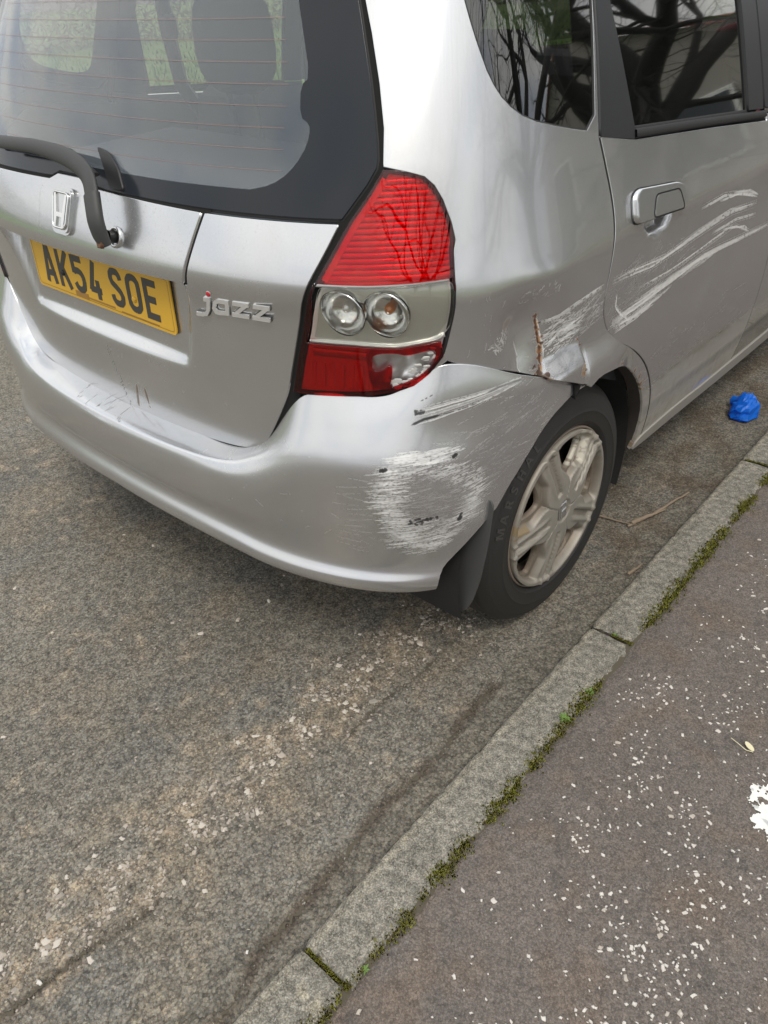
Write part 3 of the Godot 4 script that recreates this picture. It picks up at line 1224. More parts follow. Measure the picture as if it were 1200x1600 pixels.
	sheet(mb, -6.5, xa, z0, z1, 0.0, tile)
	sheet(mb, -6.5, 0.0, -60.0, z0, 0.0, tile, false)
	sheet(mb, 0.0, 1.0, -60.0, z0, 0.0, tile, true)
	sheet(mb, -6.5, 0.0, z1, 40.0, 0.0, tile, false)
	sheet(mb, 0.0, 1.0, z1, 40.0, 0.0, tile, true)
	obj("asphalt", mb, M.road, road)
	for e in [[crack1, .0050], [crack2, .0036], [crack3, .0022]]:
		var cm := MB.new()
		var l := dens(e[0], .004, false)
		var f := cm.v.size()
		var cnt := 0
		for q in l:
			var jag := n1.get_noise_2d(q.x * 70 + q.y * 70, q.y * 60) * .010 + n1.get_noise_2d(q.y * 200, 3) * .004
			var wd: float = e[1] * clampf(.25 + 1.6 * absf(n1.get_noise_2d(q.y * 26, 17)) + .8 * n1.get_noise_2d(q.y * 9, 71), .06, 2.2)
			var hx := q.x + jag
			cm.add(Vector3(hx - wd, .0012, q.y), Vector3(-.5, 1, 0).normalized())
			cm.add(Vector3(hx, .0006, q.y), Vector3.UP)
			cm.add(Vector3(hx + wd, .0012, q.y), Vector3(.5, 1, 0).normalized())
			if cnt > 0:
				var a := f + cnt * 3
				cm.quad(a - 3, a - 2, a + 1, a)
				cm.quad(a - 2, a - 1, a + 2, a + 1)
			cnt += 1
		obj("crack", cm, M.soil, road)
	# exposed stones in the scoured streak
	var shapes := []
	for k in 6:
		shapes.append(pebble(k))
	var picks := []
	for k in 3600:
		var z := rng.randf_range(-.1, 1.45)
		var near := rng.randf() < .62
		var wp := .622 + .018 * sin(z * 9.0)
		var x := wp + rng.randfn(0, .045) if near else rng.randf_range(-.35, .86)
		var clump := n1.get_noise_2d(x * 11, z * 11)
		if clump < (-.02 if near else .30):
			continue
		var sz := absf(rng.randfn(0, .0034)) + .0018
		picks.append([minf(sz, .0105), x, z, near])
	picks.sort_custom(func(a, b): return a[0] > b[0])
	for q in picks:
		q.append(n1.get_noise_2d(q[1] * 26, q[2] * 26) * .0012 + n1.get_noise_2d(q[1] * 9, q[2] * 9) * .0022)
	scatter(road, "exposed_stone", "fine_stone_chippings", picks, 220, shapes, [M.stone, M.stone2, M.stone3, M.stone2], .06, .20)

	# grit: the worn top of the aggregate
	var mm := MultiMesh.new()
	mm.transform_format = MultiMesh.TRANSFORM_3D
	mm.use_colors = true
	mm.mesh = shapes[0]
	mm.instance_count = 46000
	for k in 46000:
		var z := rng.randf_range(-2.2, 1.45)
		var x := kerb_x(z) - .004 - rng.randf() * (1.5 if rng.randf() < .7 else .9)
		var sz := .0011 + .0021 * rng.randf() * rng.randf()
		var b := Basis.from_euler(Vector3(rng.randf_range(-.3, .3), rng.randf() * TAU, rng.randf_range(-.3, .3))) * Basis.from_scale(Vector3(sz * rng.randf_range(.8, 1.4), sz * .8, sz * rng.randf_range(.8, 1.4)))
		mm.set_instance_transform(k, Transform3D(b, Vector3(x, .0004 + n1.get_noise_2d(x * 9.0, z * 9.0) * .0022, z)))
		var g := rng.randf()
		var v := lerpf(.07, .30, g * g) * (1.25 if rng.randf() < .08 else 1.0)
		mm.set_instance_color(k, Color(v * 1.04, v * .96, v * rng.randf_range(.72, .92)))
	var gi := MultiMeshInstance3D.new()
	gi.name = "grit"
	gi.multimesh = mm
	gi.material_override = M.moss
	road.add_child(gi, true)
	gi.set_meta("kind", "stuff")

	# pavement
	var pave := base_node("pavement")
	tag(pave, "brown grey asphalt pavement with white stone chips rolled into it", "", "", "structure")
	var pb := MB.new()
	tile = M.pavement.get_meta("tile")
	var px1 := 2.3
	var pz0 := -1.9
	nx = 110
	nzz = 250
	var hp := PackedFloat32Array()
	hp.resize((nx + 1) * (nzz + 1))
	for jz in nzz + 1:
		var z := lerpf(pz0, z1, float(jz) / nzz)
		for jx in nx + 1:
			var x := lerpf(kerb_x(z) + .100, px1, pow(float(jx) / nx, 1.3))
			var pit := n1.get_noise_2d(x * 16, z * 16)
			hp[jz * (nx + 1) + jx] = KERB_H - .002 + n1.get_noise_2d(x * 4, z * 4) * .004 + n1.get_noise_2d(x * 30, z * 30) * .0012 - smoothstep(.32, .5, pit) * .0035 - smoothstep(.03, .0, x - kerb_x(z) - .100) * .004
	for jz in nzz + 1:
		var z := lerpf(pz0, z1, float(jz) / nzz)
		for jx in nx + 1:
			var k := jz * (nx + 1) + jx
			var x := lerpf(kerb_x(z) + .100, px1, pow(float(jx) / nx, 1.3))
			var xl := lerpf(kerb_x(z) + .100, px1, pow(maxf(float(jx - 1), 0) / nx, 1.3))
			var xr := lerpf(kerb_x(z) + .100, px1, pow(minf(float(jx + 1), nx) / nx, 1.3))
			var gx := (hp[k + (1 if jx < nx else 0)] - hp[k - (1 if jx > 0 else 0)]) / (xr - xl)
			var gz := (hp[k + (nx + 1 if jz < nzz else 0)] - hp[k - (nx + 1 if jz > 0 else 0)]) / (2.0 * (z1 - pz0) / nzz)
			var c := Color(1, 1, 1) * (.90 + .22 * (n1.get_noise_2d(x * 3.0, z * 2.2 + 60) * .5 + .5))
			c = c.lerp(Color(1.06, .98, .90), smoothstep(.5, .8, n1.get_noise_2d(x * 6, z * 6 + 80) * .5 + .5))
			c = c.lerp(Color(.78, .80, .82), smoothstep(.66, .78, n1.get_noise_2d(x * 9 + 30, z * 9) * .5 + .5) * .7)
			pb.tint = c * .6
			pb.add(Vector3(x, hp[k], z), Vector3(-gx, 1, -gz).normalized(), Vector2(x, z) / tile)
	for jz in nzz:
		for jx in nx:
			var k := jz * (nx + 1) + jx
			pb.quad(k, k + 1, k + nx + 2, k + nx + 1)
	pb.tint = Color.WHITE * .6
	sheet(pb, px1, 3.2, pz0, z1, KERB_H - .002, tile)
	for zz in [[-60.0, pz0], [z1, 40.0]]:
		var e := []
		for z in zz:
			for x in [kerb_x(z) + .10, 3.2]:
				e.append(pb.add(Vector3(x, KERB_H - .002, z), Vector3.UP, Vector2(x, z) / tile))
		pb.quad(e[0], e[1], e[3], e[2])
	obj("asphalt", pb, M.pavement, pave)
	picks = []
	var cl := []
	for k in 80:
		cl.append(Vector2(rng.randf_range(1.12, 1.62), rng.randf_range(-.6, 1.05)))
	for k in 3500:
		var x := rng.randf_range(1.09, 1.75)
		var z := rng.randf_range(-1.3, 1.25)
		if rng.randf() < .45:
			var c: Vector2 = cl[rng.randi() % 80]
			x = c.x + rng.randfn(0, .022)
			z = c.y + rng.randfn(0, .03)
		if x < kerb_x(z) + .13:
			continue
		var far := smoothstep(-1.1, .5, z) * .75 + .25
		far *= .35 + .65 * smoothstep(1.10, 1.24, x)
		if rng.randf() > far:
			continue
		picks.append([minf(absf(rng.randfn(0, .0019)) + .0021, .0070), x, z, true])
	picks.sort_custom(func(a, b): return a[0] > b[0])
	for q in picks:
		q.append(KERB_H - .002 + n1.get_noise_2d(q[1] * 4, q[2] * 4) * .004 + n1.get_noise_2d(q[1] * 30, q[2] * 30) * .0012 - smoothstep(.32, .5, n1.get_noise_2d(q[1] * 16, q[2] * 16)) * .0035)
	scatter(pave, "stone_chip", "fine_stone_chips", picks, 290, shapes, [M.chip, M.chip, M.chip2, M.chip3], .10, .30)
	# splash of white paint at the edge of the picture: a thin worn film on the bumps
	var paint := MB.new()
	var ids := {}
	for iz in 110:
		for ix in 90:
			var ok := true
			for e in [Vector2i(0, 0), Vector2i(1, 0), Vector2i(1, 1), Vector2i(0, 1)]:
				var q := Vector2(1.375 + (ix + e.x) * .0018, .155 + (iz + e.y) * .0018)
				var d := ((q - Vector2(1.468, .262)) / Vector2(.086, .074)).length()
				d += .34 * n1.get_noise_2d(q.x * 14 + 3, q.y * 14) + .30 * n1.get_noise_2d(q.x * 55, q.y * 55) + .16 * n1.get_noise_2d(q.x * 160, q.y * 160)
				if d > 1.0:
					ok = false
			if not ok:
				continue
			var quad := []
			for e in [Vector2i(0, 0), Vector2i(1, 0), Vector2i(1, 1), Vector2i(0, 1)]:
				var key: Vector2i = Vector2i(ix, iz) + e
				if not ids.has(key):
					var q := Vector2(1.375 + key.x * .0018, .155 + key.y * .0018)
					var worn_ := smoothstep(.12, .42, n1.get_noise_2d(q.x * 30 + 9, q.y * 42))
					paint.tint = Color(1, 1, .98).lerp(Color(.62, .64, .66), worn_)
					ids[key] = paint.add(Vector3(q.x, pave_y(n1, q.x, q.y) + .0012, q.y), Vector3(n1.get_noise_2d(q.x * 90, q.y * 90) * .3, 1, n1.get_noise_2d(q.x * 90, q.y * 90 + 40) * .3).normalized())
				quad.append(ids[key])
			paint.quad(quad[0], quad[1], quad[2], quad[3])
	obj("paint_splash", paint, M.white_paint, pave)

	# kerb stones
	var kerb := base_node("kerb")
	tag(kerb, "row of pale concrete kerb stones with dark joints", "", "", "structure")
	for k in range(-8, 6):
		kerb_stone(kerb, k, n1)
	# moss and soil in the joint behind the kerb
	var soil := MB.new()
	for k in 420:
		var z := -1.9 + k * .0085
		var x := kerb_x(z)
		var wv := n1.get_noise_2d(z * 14, 5) * .006
		var a := soil.add(Vector3(x + .080 + wv, KERB_H - .012, z), Vector3.UP)
		var b2 := soil.add(Vector3(x + .097 + wv, KERB_H - .001 + n1.get_noise_2d(z * 40, 9) * .002, z), Vector3.UP)
		var c2 := soil.add(Vector3(x + .112 + wv, KERB_H - .009, z), Vector3.UP)
		if k > 0:
			soil.quad(a - 3, b2 - 3, b2, a)
			soil.quad(b2 - 3, c2 - 3, c2, b2)
	obj("joint_soil", soil, M.soil, kerb)
	var mo := MB.new()
	for k in 17000:
		var z := rng.randf_range(-1.8, 1.3)
		var dn := n1.get_noise_2d(z * 5.0, 33) * .5 + .5
		var lush := smoothstep(.31, .60, dn + .10 * n1.get_noise_2d(z * 30, 4))
		if rng.randf() > lush:
			continue
		var wide := .003 + .0065 * lush
		var x := kerb_x(z) + .0985 + n1.get_noise_2d(z * 14, 5) * .006 + rng.randfn(0, wide)
		tuft(mo, Vector3(x, KERB_H - .001, z), rng.randf_range(.0012, .0034), lush)
	for j in [-1, 0, 1]:
		for k in 420:
			var t := rng.randf()
			var z : float = KERB_Z - KERB_LONG * j + rng.randfn(0, .0016)
			if j == 0 and t < .45:
				continue
			tuft(mo, Vector3(kerb_x(z) + .012 + t * .09, KERB_H - .004 * (1.0 - t), z + .0), rng.randf_range(.0010, .0024), .5)
	var ms := obj("moss", mo, M.moss)
	tag(ms, "green and brown moss growing in the joint between kerb and pavement", "moss", "", "stuff")


func pebble(seed_: int) -> ArrayMesh:   # an angular flat stone, about 1 unit across
	var r := RandomNumberGenerator.new()
	r.seed = 400 + seed_
	var mb := MB.new()
	var m := 7
	var rings := []
	for e in [[1.0, -.35], [1.02, .10], [.62, .38]]:
		var ring := []
		for j in m:
			var a := TAU * j / m + (r.randf() - .5) * .3
			ring.append(Vector3(cos(a) * e[0] * (.72 + .3 * sin(j * 2.1 + seed_)), e[1] + r.randf_range(-.06, .06), sin(a) * e[0] * (.62 + .3 * cos(j * 1.7 + seed_ * 2))))
		rings.append(ring)
	for k in 2:
		for j in m:
			var q := [rings[k][j], rings[k][(j + 1) % m], rings[k + 1][(j + 1) % m], rings[k + 1][j]]
			var n: Vector3 = (q[1] - q[0]).cross(q[3] - q[0]).normalized()
			if n.dot(Vector3(q[0].x, .1, q[0].z)) < 0: n = -n
			mb.flat(q, n)
	mb.flat(rings[2], Vector3.UP)
	return mb.mesh()


func scatter(parent: Node3D, called: String, rest_called: String, picks: Array, most: int, shapes: Array, mats: Array, sink: float, tilt: float) -> void:
	var rest := MB.new()
	for k in picks.size():
		var q: Array = picks[k]
		var y: float = q[4] if q.size() > 4 else .0005
		var b := Basis.from_euler(Vector3(rng.randf_range(-tilt, tilt) * .5, rng.randf() * TAU, rng.randf_range(-tilt, tilt) * .5)) * Basis.from_scale(Vector3(q[0] * rng.randf_range(.8, 1.2), q[0] * .62, q[0] * rng.randf_range(.8, 1.2)))
		var x := Transform3D(b, Vector3(q[1], y - sink * q[0], q[2]))
		var me: ArrayMesh = shapes[rng.randi() % shapes.size()]
		if k < most:
			var o := obj(called, me, mats[rng.randi() % mats.size()], parent)
			o.transform = x
		else:
			var ar := me.surface_get_arrays(0)
			var f := rest.v.size()
			for j in ar[Mesh.ARRAY_VERTEX].size():
				rest.add(x * ar[Mesh.ARRAY_VERTEX][j], (x.basis * ar[Mesh.ARRAY_NORMAL][j]).normalized())
			for j in ar[Mesh.ARRAY_INDEX]:
				rest.i.append(f + j)
	tag(obj(rest_called, rest, mats[0], parent), "", "", "", "stuff")


func pave_y(n1: FastNoiseLite, x: float, z: float) -> float:
	return KERB_H - .002 + n1.get_noise_2d(x * 4, z * 4) * .004 + n1.get_noise_2d(x * 30, z * 30) * .0012 - smoothstep(.32, .5, n1.get_noise_2d(x * 16, z * 16)) * .0035


func tuft(mb: MB, p: Vector3, r: float, lush: float) -> void:
	var g := rng.randf()
	mb.tint = Color(.13, .10, .02).lerp(Color(.24, .25, .025), clampf(g * .9 + lush * .3, 0, 1)) * rng.randf_range(.55, 1.25)
	for k in 4:
		var a := rng.randf() * TAU
		var d := Vector3(cos(a), 0, sin(a))
		var s := Vector3(-d.z, 0, d.x) * r * .5
		var tip := p + d * r * rng.randf_range(.4, 1.2) + Vector3.UP * r * rng.randf_range(.8, 2.0)
		mb.flat([p - s, p + s, tip], (Vector3.UP + d * .6).normalized())
	mb.tint = Color.WHITE


func kerb_stone(parent: Node3D, k: int, n1: FastNoiseLite) -> void:
	var mb := MB.new()
	var prof := []   # Vector2(across, height), from the road side over the top
	prof.append_array([Vector2(-.006, -.06), Vector2(-.004, .0), Vector2(-.001, KERB_H - .016)])
	for j in 6:
		var a := PI / 2 * j / 5.0
		prof.append(Vector2(.013 - .013 * cos(a), KERB_H - .013 + .013 * sin(a)))
	for j in 9:
		prof.append(Vector2(.020 + .0095 * j, KERB_H + .0005 * sin(j * .4)))
	prof.append_array([Vector2(.104, KERB_H - .006), Vector2(.106, KERB_H - .05)])
	var z_far := KERB_Z - KERB_LONG * (k + 1) + .004
	var z_near := KERB_Z - KERB_LONG * k - .004
	var m := 84
	var w := prof.size()
	var tile: float = M.kerb.get_meta("tile")
	var dist := 0.0
	var P := []
	for jz in m + 1:
		var t := float(jz) / m
		var z := lerpf(z_far, z_near, t)
		var row := []
		var e := minf(t, 1.0 - t) * KERB_LONG
		for j in w:
			var q: Vector2 = prof[j]
			var wear := n1.get_noise_3d(z * 11, q.x * 30, k * 3.0) * .0022 + n1.get_noise_3d(z * 45, q.x * 60, k * 3.0) * .0010
			var chip := smoothstep(.012, .0, e) * .005 * (1.0 if j > 2 and j < w - 2 else .3)
			chip += smoothstep(.30, .6, n1.get_noise_2d(z * 16 + k, 8)) * .004 * (1.0 if j >= 3 and j <= 8 else 0.0)
			row.append(Vector3(kerb_x(z) + q.x + wear * .6 + chip * .4, q.y + wear - chip, z))
		P.append(row)
	for jz in m + 1:
		for j in w:
			var a: Vector3 = P[mini(jz + 1, m)][j] - P[maxi(jz - 1, 0)][j]
			var b: Vector3 = P[jz][mini(j + 1, w - 1)] - P[jz][maxi(j - 1, 0)]
			var n := a.cross(b).normalized()
			if n.dot(Vector3(-.4 + .8 * j / w, 1, 0)) < 0: n = -n
			var p: Vector3 = P[jz][j]
			var along: float = prof[j].x + (0.0 if j > 3 else (prof[j].y - KERB_H))
			var c := Color(1, 1, 1) * (.80 + .35 * (n1.get_noise_2d(p.z * 7 + k * 5, along * 16) * .5 + .5))
			c = c.lerp(Color(1.25, 1.22, 1.12), smoothstep(.016, .008, absf(along - .008)) * .55 * smoothstep(.2, .6, n1.get_noise_2d(p.z * 20, k) * .5 + .6))
			if j < 3:
				c = c.lerp(Color(.50, .47, .42), .8)
			for l in [[1.010, 1.010, .012], [1.040, 1.010, .015], [1.034, .108, .006], [1.006, .100, .007], [.965, .72, .006], [1.012, -.93, .022]]:
				c = c.lerp(Color(1.75, 1.68, 1.45), .7 * smoothstep(l[2], l[2] * .4, Vector2(p.x - l[0], p.z - l[1]).length() + n1.get_noise_2d(p.x * 120, p.z * 120) * .004))
			mb.tint = c * .5
			mb.add(p, n, Vector2(along, p.z + k * .37) / tile)
	for jz in m:
		for j in w - 1:
			var a := jz * w + j
			mb.quad(a, a + 1, a + w + 1, a + w)
	mb.tint = Color(.25, .235, .21)
	for e in [0, m]:
		var ring: Array = P[e].duplicate()
		mb.flat(ring, Vector3(0, 0, -1 if e == 0 else 1))
	obj("kerb_stone", mb, M.kerb, parent)


# ------------------------------------------------------------------ what stands around: seen through the glass and mirrored in the paint
func surroundings() -> void:
	var verge := MB.new()
	var n1 := FastNoiseLite.new()
	n1.seed = 7
	n1.frequency = .9
	var nx := 60
	var nn := 120
	for jz in nn + 1:
		for jx in nx + 1:
			var x := -6.6 - 42.0 * pow(float(jx) / nx, 1.6)
			var z := lerpf(-60.0, 40.0, float(jz) / nn)
			verge.tint = Color(.08, .135, .035).lerp(Color(.115, .165, .05), n1.get_noise_2d(x, z) * .5 + .5)
			verge.add(Vector3(x, .06 + n1.get_noise_2d(x * .4, z * .4) * .05, z), Vector3.UP)
	for jz in nn:
		for jx in nx:
			var k := jz * (nx + 1) + jx
			verge.quad(k, k + 1, k + nx + 2, k + nx + 1)
	tag(obj("grass_verge", verge, M.grass), "mown grass verge across the road", "", "", "structure")
	var blades := MB.new()
	for k in 26000:
		var z := rng.randf_range(-22.0, -1.0)
		var x := -6.7 - rng.randf() * rng.randf() * 14.0
		blades.tint = Color(.078, .152, .028).lerp(Color(.105, .185, .04), rng.randf())
		var p := Vector3(x, .06, z)
		var a := rng.randf() * TAU
		var d := Vector3(cos(a), 0, sin(a))
		blades.flat([p - d * .012, p + d * .012, p + Vector3(rng.randf_range(-.04, .04), rng.randf_range(.05, .12), rng.randf_range(-.04, .04))], Vector3(0, 1, .2).normalized())
	tag(obj("grass", blades, M.grass), "grass blades on the verge across the road", "grass", "", "stuff")
	var hedge := MB.new()
	for k in 60000:
		var z := rng.randf_range(-40.0, 12.0)
		var y := rng.randf() * 2.6
		var x := -17.5 + rng.randf_range(-.8, .8) - y * .15
		hedge.tint = Color(.075, .062, .046).lerp(Color(.105, .09, .068), rng.randf())
		var p := Vector3(x, y, z)
		var d := Vector3(rng.randfn(), rng.randfn(), rng.randfn()).normalized() * .11
		var e := Vector3(rng.randfn(), rng.randfn(), rng.randfn()).normalized() * .03
		hedge.flat([p - d, p + d, p + e], Vector3(1, .5, 0).normalized())
	tag(obj("hedge", hedge, M.hedge), "brown leafless hedge beyond the grass verge", "hedge", "", "stuff")
	# gardens on the pavement side
	var lawn := MB.new()
	lawn.tint = Color(.10, .13, .05)
	sheet(lawn, 3.4, 45.0, -60.0, 40.0, .05, 1.0)
	tag(obj("front_garden", lawn, M.grass), "rough lawn behind the pavement", "", "", "structure")
	var wall := MB.new()
	wall.box(Transform3D(Basis(), Vector3(3.3, .22, -10.0)), Vector3(.2, .5, 100.0), .01)
	tag(obj("garden_wall", wall, M.brick), "low brown garden wall behind the pavement", "wall")
	house("bungalow", Vector3(9.0, 0, -19.5), "bungalow with red tiled roof mirrored in the rear door window")
	tree(Vector3(4.3, 0, -7.0), 12, 6.5, .27, "bare forked street tree mirrored in the rear door window")
	tree(Vector3(4.9, 0, -3.6), 29, 7.0, .24, "bare leaning tree mirrored in the quarter glass")
	tree(Vector3(6.6, 0, 3.3), 63, 8.0, .10, "slender bare tree mirrored as fine twigs in the rear pillar")
	tree(Vector3(10.5, 0, 7.4), 47, 9.5, .22, "bare tree with pale mirrored branches behind the tail light")


func house(called: String, at: Vector3, label: String) -> Node3D:
	var o := base_node(called, at)
	tag(o, label, "house")
	var w := MB.new()
	w.box(Transform3D(Basis(), Vector3(0, 1.4, 0)), Vector3(8.6, 2.8, 9.0), .01)
	for e in [-1.0, 1.0]:
		w.flat([Vector3(-4.3, 2.8, 4.5 * e), Vector3(4.3, 2.8, 4.5 * e), Vector3(0, 5.2, 4.5 * e)], Vector3(0, 0, e))
	obj("wall", w, M.render_wall, o)
	var r := MB.new()
	for e in [-1.0, 1.0]:
		for k in 11:
			var t := k / 11.0
			var p := Vector3(e * lerpf(4.75, .1, t), lerpf(2.62, 5.2, t), 0)
			r.box(Transform3D(Basis.from_euler(Vector3(0, 0, -e * .50)), p), Vector3(.52, .05, 9.7), .005)
	var ro := obj("roof", r, M.tile, o)
	var ch := MB.new()
	ch.box(Transform3D(Basis(), Vector3(1.2, 5.3, 2.0)), Vector3(.6, 1.2, .6), .01)
	obj("chimney", ch, M.brick, ro)
	for e in [[-4.32, 2.0], [-4.32, -2.0]]:
		var f := MB.new()
		f.box(Transform3D(Basis(), Vector3(e[0], 1.55, e[1])), Vector3(.12, 1.3, 1.7), .01)
		var wf := obj("window", f, M.window_frame, o)
		for s in [-1, 1]:
			var g := MB.new()
			g.box(Transform3D(Basis(), Vector3(e[0] - .05, 1.55, e[1] + s * .4)), Vector3(.06, 1.1, .68))
			obj("pane", g, M.window_dark, wf)
	for s in [-1.9, 1.9]:
		var f := MB.new()
		f.box(Transform3D(Basis(), Vector3(s, 1.55, 4.52)), Vector3(1.7, 1.3, .12), .01)
		var wf := obj("window", f, M.window_frame, o)
		var g := MB.new()
		g.box(Transform3D(Basis(), Vector3(s, 1.55, 4.58)), Vector3(1.5, 1.1, .04))
		obj("pane", g, M.window_dark, wf)
	return o


func tree(at: Vector3, seed_: int, high: float, girth: float, label: String) -> void:
	var o := base_node("bare_tree", at)
	tag(o, label, "tree", "bare trees along the gardens")
	var r := RandomNumberGenerator.new()
	r.seed = seed_
	var tb := MB.new()
	var bb := MB.new()
	var trunk := []
	var rad := []
	var p := Vector3(0, -.1, 0)
	for k in 6:
		trunk.append(p)
		rad.append(girth * (1.25 - k * .08))
		p += Vector3(r.randf_range(-.08, .08), high * .055, r.randf_range(-.08, .08))
	tb.tube(trunk, rad, 10)
	obj("trunk", tb, M.bark, o)
	for k in 5:
		var a := TAU * k / 5 + r.randf_range(-.4, .4)
		var d := Vector3(cos(a) * .85, r.randf_range(.45, 1.0), sin(a) * .85).normalized()
		limb(bb, r, trunk[5 - k % 2], d, high * .30, girth * .62, 0)
	limb(bb, r, trunk[5], Vector3(.1, 1, .1).normalized(), high * .28, girth * .7, 0)
	obj("crown", bb, M.bark, o)


func limb(mb: MB, r: RandomNumberGenerator, p: Vector3, d: Vector3, l: float, g: float, lev: int) -> void:
	var ps := [p]
	var rs := [g]
	var m := 4
	var dd := d
	for k in m:
		dd = (dd + Vector3(r.randfn(), r.randfn() + .1, r.randfn()) * .16).normalized()
		ps.append(ps[k] + dd * l / m)
		rs.append(g * (1.0 - .11 * (k + 1)))
	mb.tube(ps, rs, 6 if lev < 2 else (4 if lev < 4 else 3))
	if lev >= 6 or g < .0022:
		return
	var kids := 3 if lev < 5 else 2
	for k in kids:
		var at: Vector3 = ps[m] if k == 0 else ps[r.randi_range(1, m)]
		var nd := (dd + Vector3(r.randfn(), r.randfn() * .8, r.randfn()) * (.35 if k == 0 else .75)).normalized()
		limb(mb, r, at, nd, l * r.randf_range(.58, .80), g * (.58 if k == 0 else .40), lev + 1)


# ------------------------------------------------------------------ the car
func build_car() -> void:
	car = base_node("hatchback")
	tag(car, "silver hatchback with a crushed, scraped rear corner parked against the kerb", "car")
	tailgate()
	rear_bumper()
	for sg in [1.0, -1.0]:
		tail_light(sg)
		quarter(sg)
		side_door(sg)
		wheel(sg, 0.0)
		wheel(sg, -2.45)
	cabin()
	shell()


func both(a: PackedVector2Array, sg: float) -> PackedVector2Array:
	return a if sg > 0 else mirror(a)


const GLASS_EDGE := [.656, .979, .708, 1.040, .711, 1.063, .698, 1.135, .680, 1.206, .667, 1.252, .640, 1.33, .606, 1.40]
const CLEAR_EDGE := [.490, 1.012, .530, 1.020, .560, 1.036, .584, 1.062, .594, 1.086, .592, 1.102, .574, 1.110, .570, 1.150, .586, 1.160, .568, 1.215, .553, 1.255, .530, 1.33, .510, 1.37]

func tailgate() -> void:
	# painted lower panel with the number plate recess
	var right := [.4005, .972, .3645, .886, .3525, .855]
	var outer := [.396, .972, .651, .970, .628, .930, .598, .885, .567, .832, .534, .750, .513, .682, .500, .655, .475, .609, .455, .575, .440, .556, .412, .541, .355, .533, .206, .529]
	var a := pts(right)
	var poly := PackedVector2Array()
	for k in a.size():
		poly.append(a[k])
	for q in mirror(a):
		poly.append(q)
	var o := soft(pts(outer.slice(2)), 2, false)
	for q in mirror(o):   # from the bottom centre up the left side
		pass
	var left := PackedVector2Array()
	for k in o.size():
		left.append(Vector2(-o[k].x, o[k].y))
	for q in left:
		poly.append(q)
	var back := o.duplicate()
	back.reverse()
	for q in back:
		poly.append(q)
	var mb := MB.new()
	panel(mb, HATCH, poly, .0095, 0.0, .014, [], RH)
	var tg := obj("tailgate", mb, M.paint_hatch, car)
	# upper cover with its overhanging lip
	var g := PackedVector2Array()
	var gp := [.390, .972, .355, .886, .344, .860]
	for q in pts(gp):
		g.append(q)
	for q in mirror(pts(gp)):
		g.append(q)
	for q in [Vector2(-.070, .981), Vector2(-.040, .992), Vector2(.040, .992), Vector2(.070, .981)]:
		g.append(q)
	mb = MB.new()
	panel(mb, BODY, g, .0095, .0015, .030, [], RH)
	obj("tailgate_handle_cover", mb, M.paint_hatch, car)
	# rear window: black border, clear pane, heating lines
	var e := soft(pts(GLASS_EDGE), 1, false)
	var out := PackedVector2Array()
	for q in e: out.append(q)
	var em := mirror(e)
	for q in em: out.append(q)
	for q in [Vector2(-.392, .981), Vector2(-.100, .988), Vector2(-.070, .989), Vector2(-.040, .999), Vector2(.040, .999), Vector2(.070, .989), Vector2(.133, .984), Vector2(.392, .981)]:
		out.append(q)
	var c := soft(pts(CLEAR_EDGE), 1, false)
	var clear := PackedVector2Array()
	for q in c: clear.append(q)
	for q in mirror(c): clear.append(q)
	for q in [Vector2(-.30, 1.012), Vector2(0, 1.014), Vector2(.30, 1.012)]:
		clear.append(q)
	var win := base_node("rear_window", Vector3.ZERO, car)
	mb = MB.new()
	panel(mb, BODY, out, .014, -.002, .006, [clear])
	obj("black_border", mb, M.frit, win)
	mb = MB.new()
	panel(mb, BODY, clear, .016, -.0022, 0.0)
	obj("pane", mb, M.glass_rear, win)
	mb = MB.new()
	panel(mb, BODY, clear, .016, -.0062, 0.0)
	obj("pane", mb, M.glass_back, win)
	for k in 12:
		var y := 1.040 + k * .028
		var hw := .545 - maxf(0.0, y - 1.15) * .22
		mb = MB.new()
		ribbon(mb, BODY, pts([-hw, y, -hw * .5, y, 0, y, hw * .5, y, hw, y]), .0011, -.0042)
		obj("heater_line", mb, M.heater, win)
	mb = MB.new()
	ribbon(mb, BODY, out, .010, -.006, true, .004)
	obj("window_seal", mb, M.rubber, win)
	# top of the tailgate above the glass
	mb = MB.new()
	panel(mb, BODY, pts([.600, 1.405, .575, 1.458, -.575, 1.458, -.600, 1.405]), .02, 0.0, .01)
	obj("tailgate_top", mb, M.paint, car)
	# dark weatherstrip round the whole opening
	var gap := []
	for sg in [1.0, -1.0]:
		mb = MB.new()
		var l := PackedVector2Array()
		for q in pts([.206, .524, .360, .528, .418, .536, .446, .552, .468, .580, .488, .612, .510, .655, .522, .685, .542, .750, .575, .832, .607, .886, .637, .930, .664, .974, .690, 1.008, .715, 1.043, .716, 1.095, .705, 1.151, .688, 1.213, .675, 1.252, .645, 1.34, .612, 1.41]):
			l.append(Vector2(q.x * sg, q.y))
		ribbon(mb, BODY, l, .030, -.0065)
		obj("weatherstrip", mb, M.void, car)
	mb = MB.new()
	for q in [[-.41, .978, .41, .978], [.395, .975, .357, .875, .347, .850], [-.395, .975, -.357, .875, -.347, .850]]:
		ribbon(mb, BODY, pts(q), .02, -.0045)
	obj("panel_seal", mb, M.void, car)
	number_plate()
	badges()
	wiper()


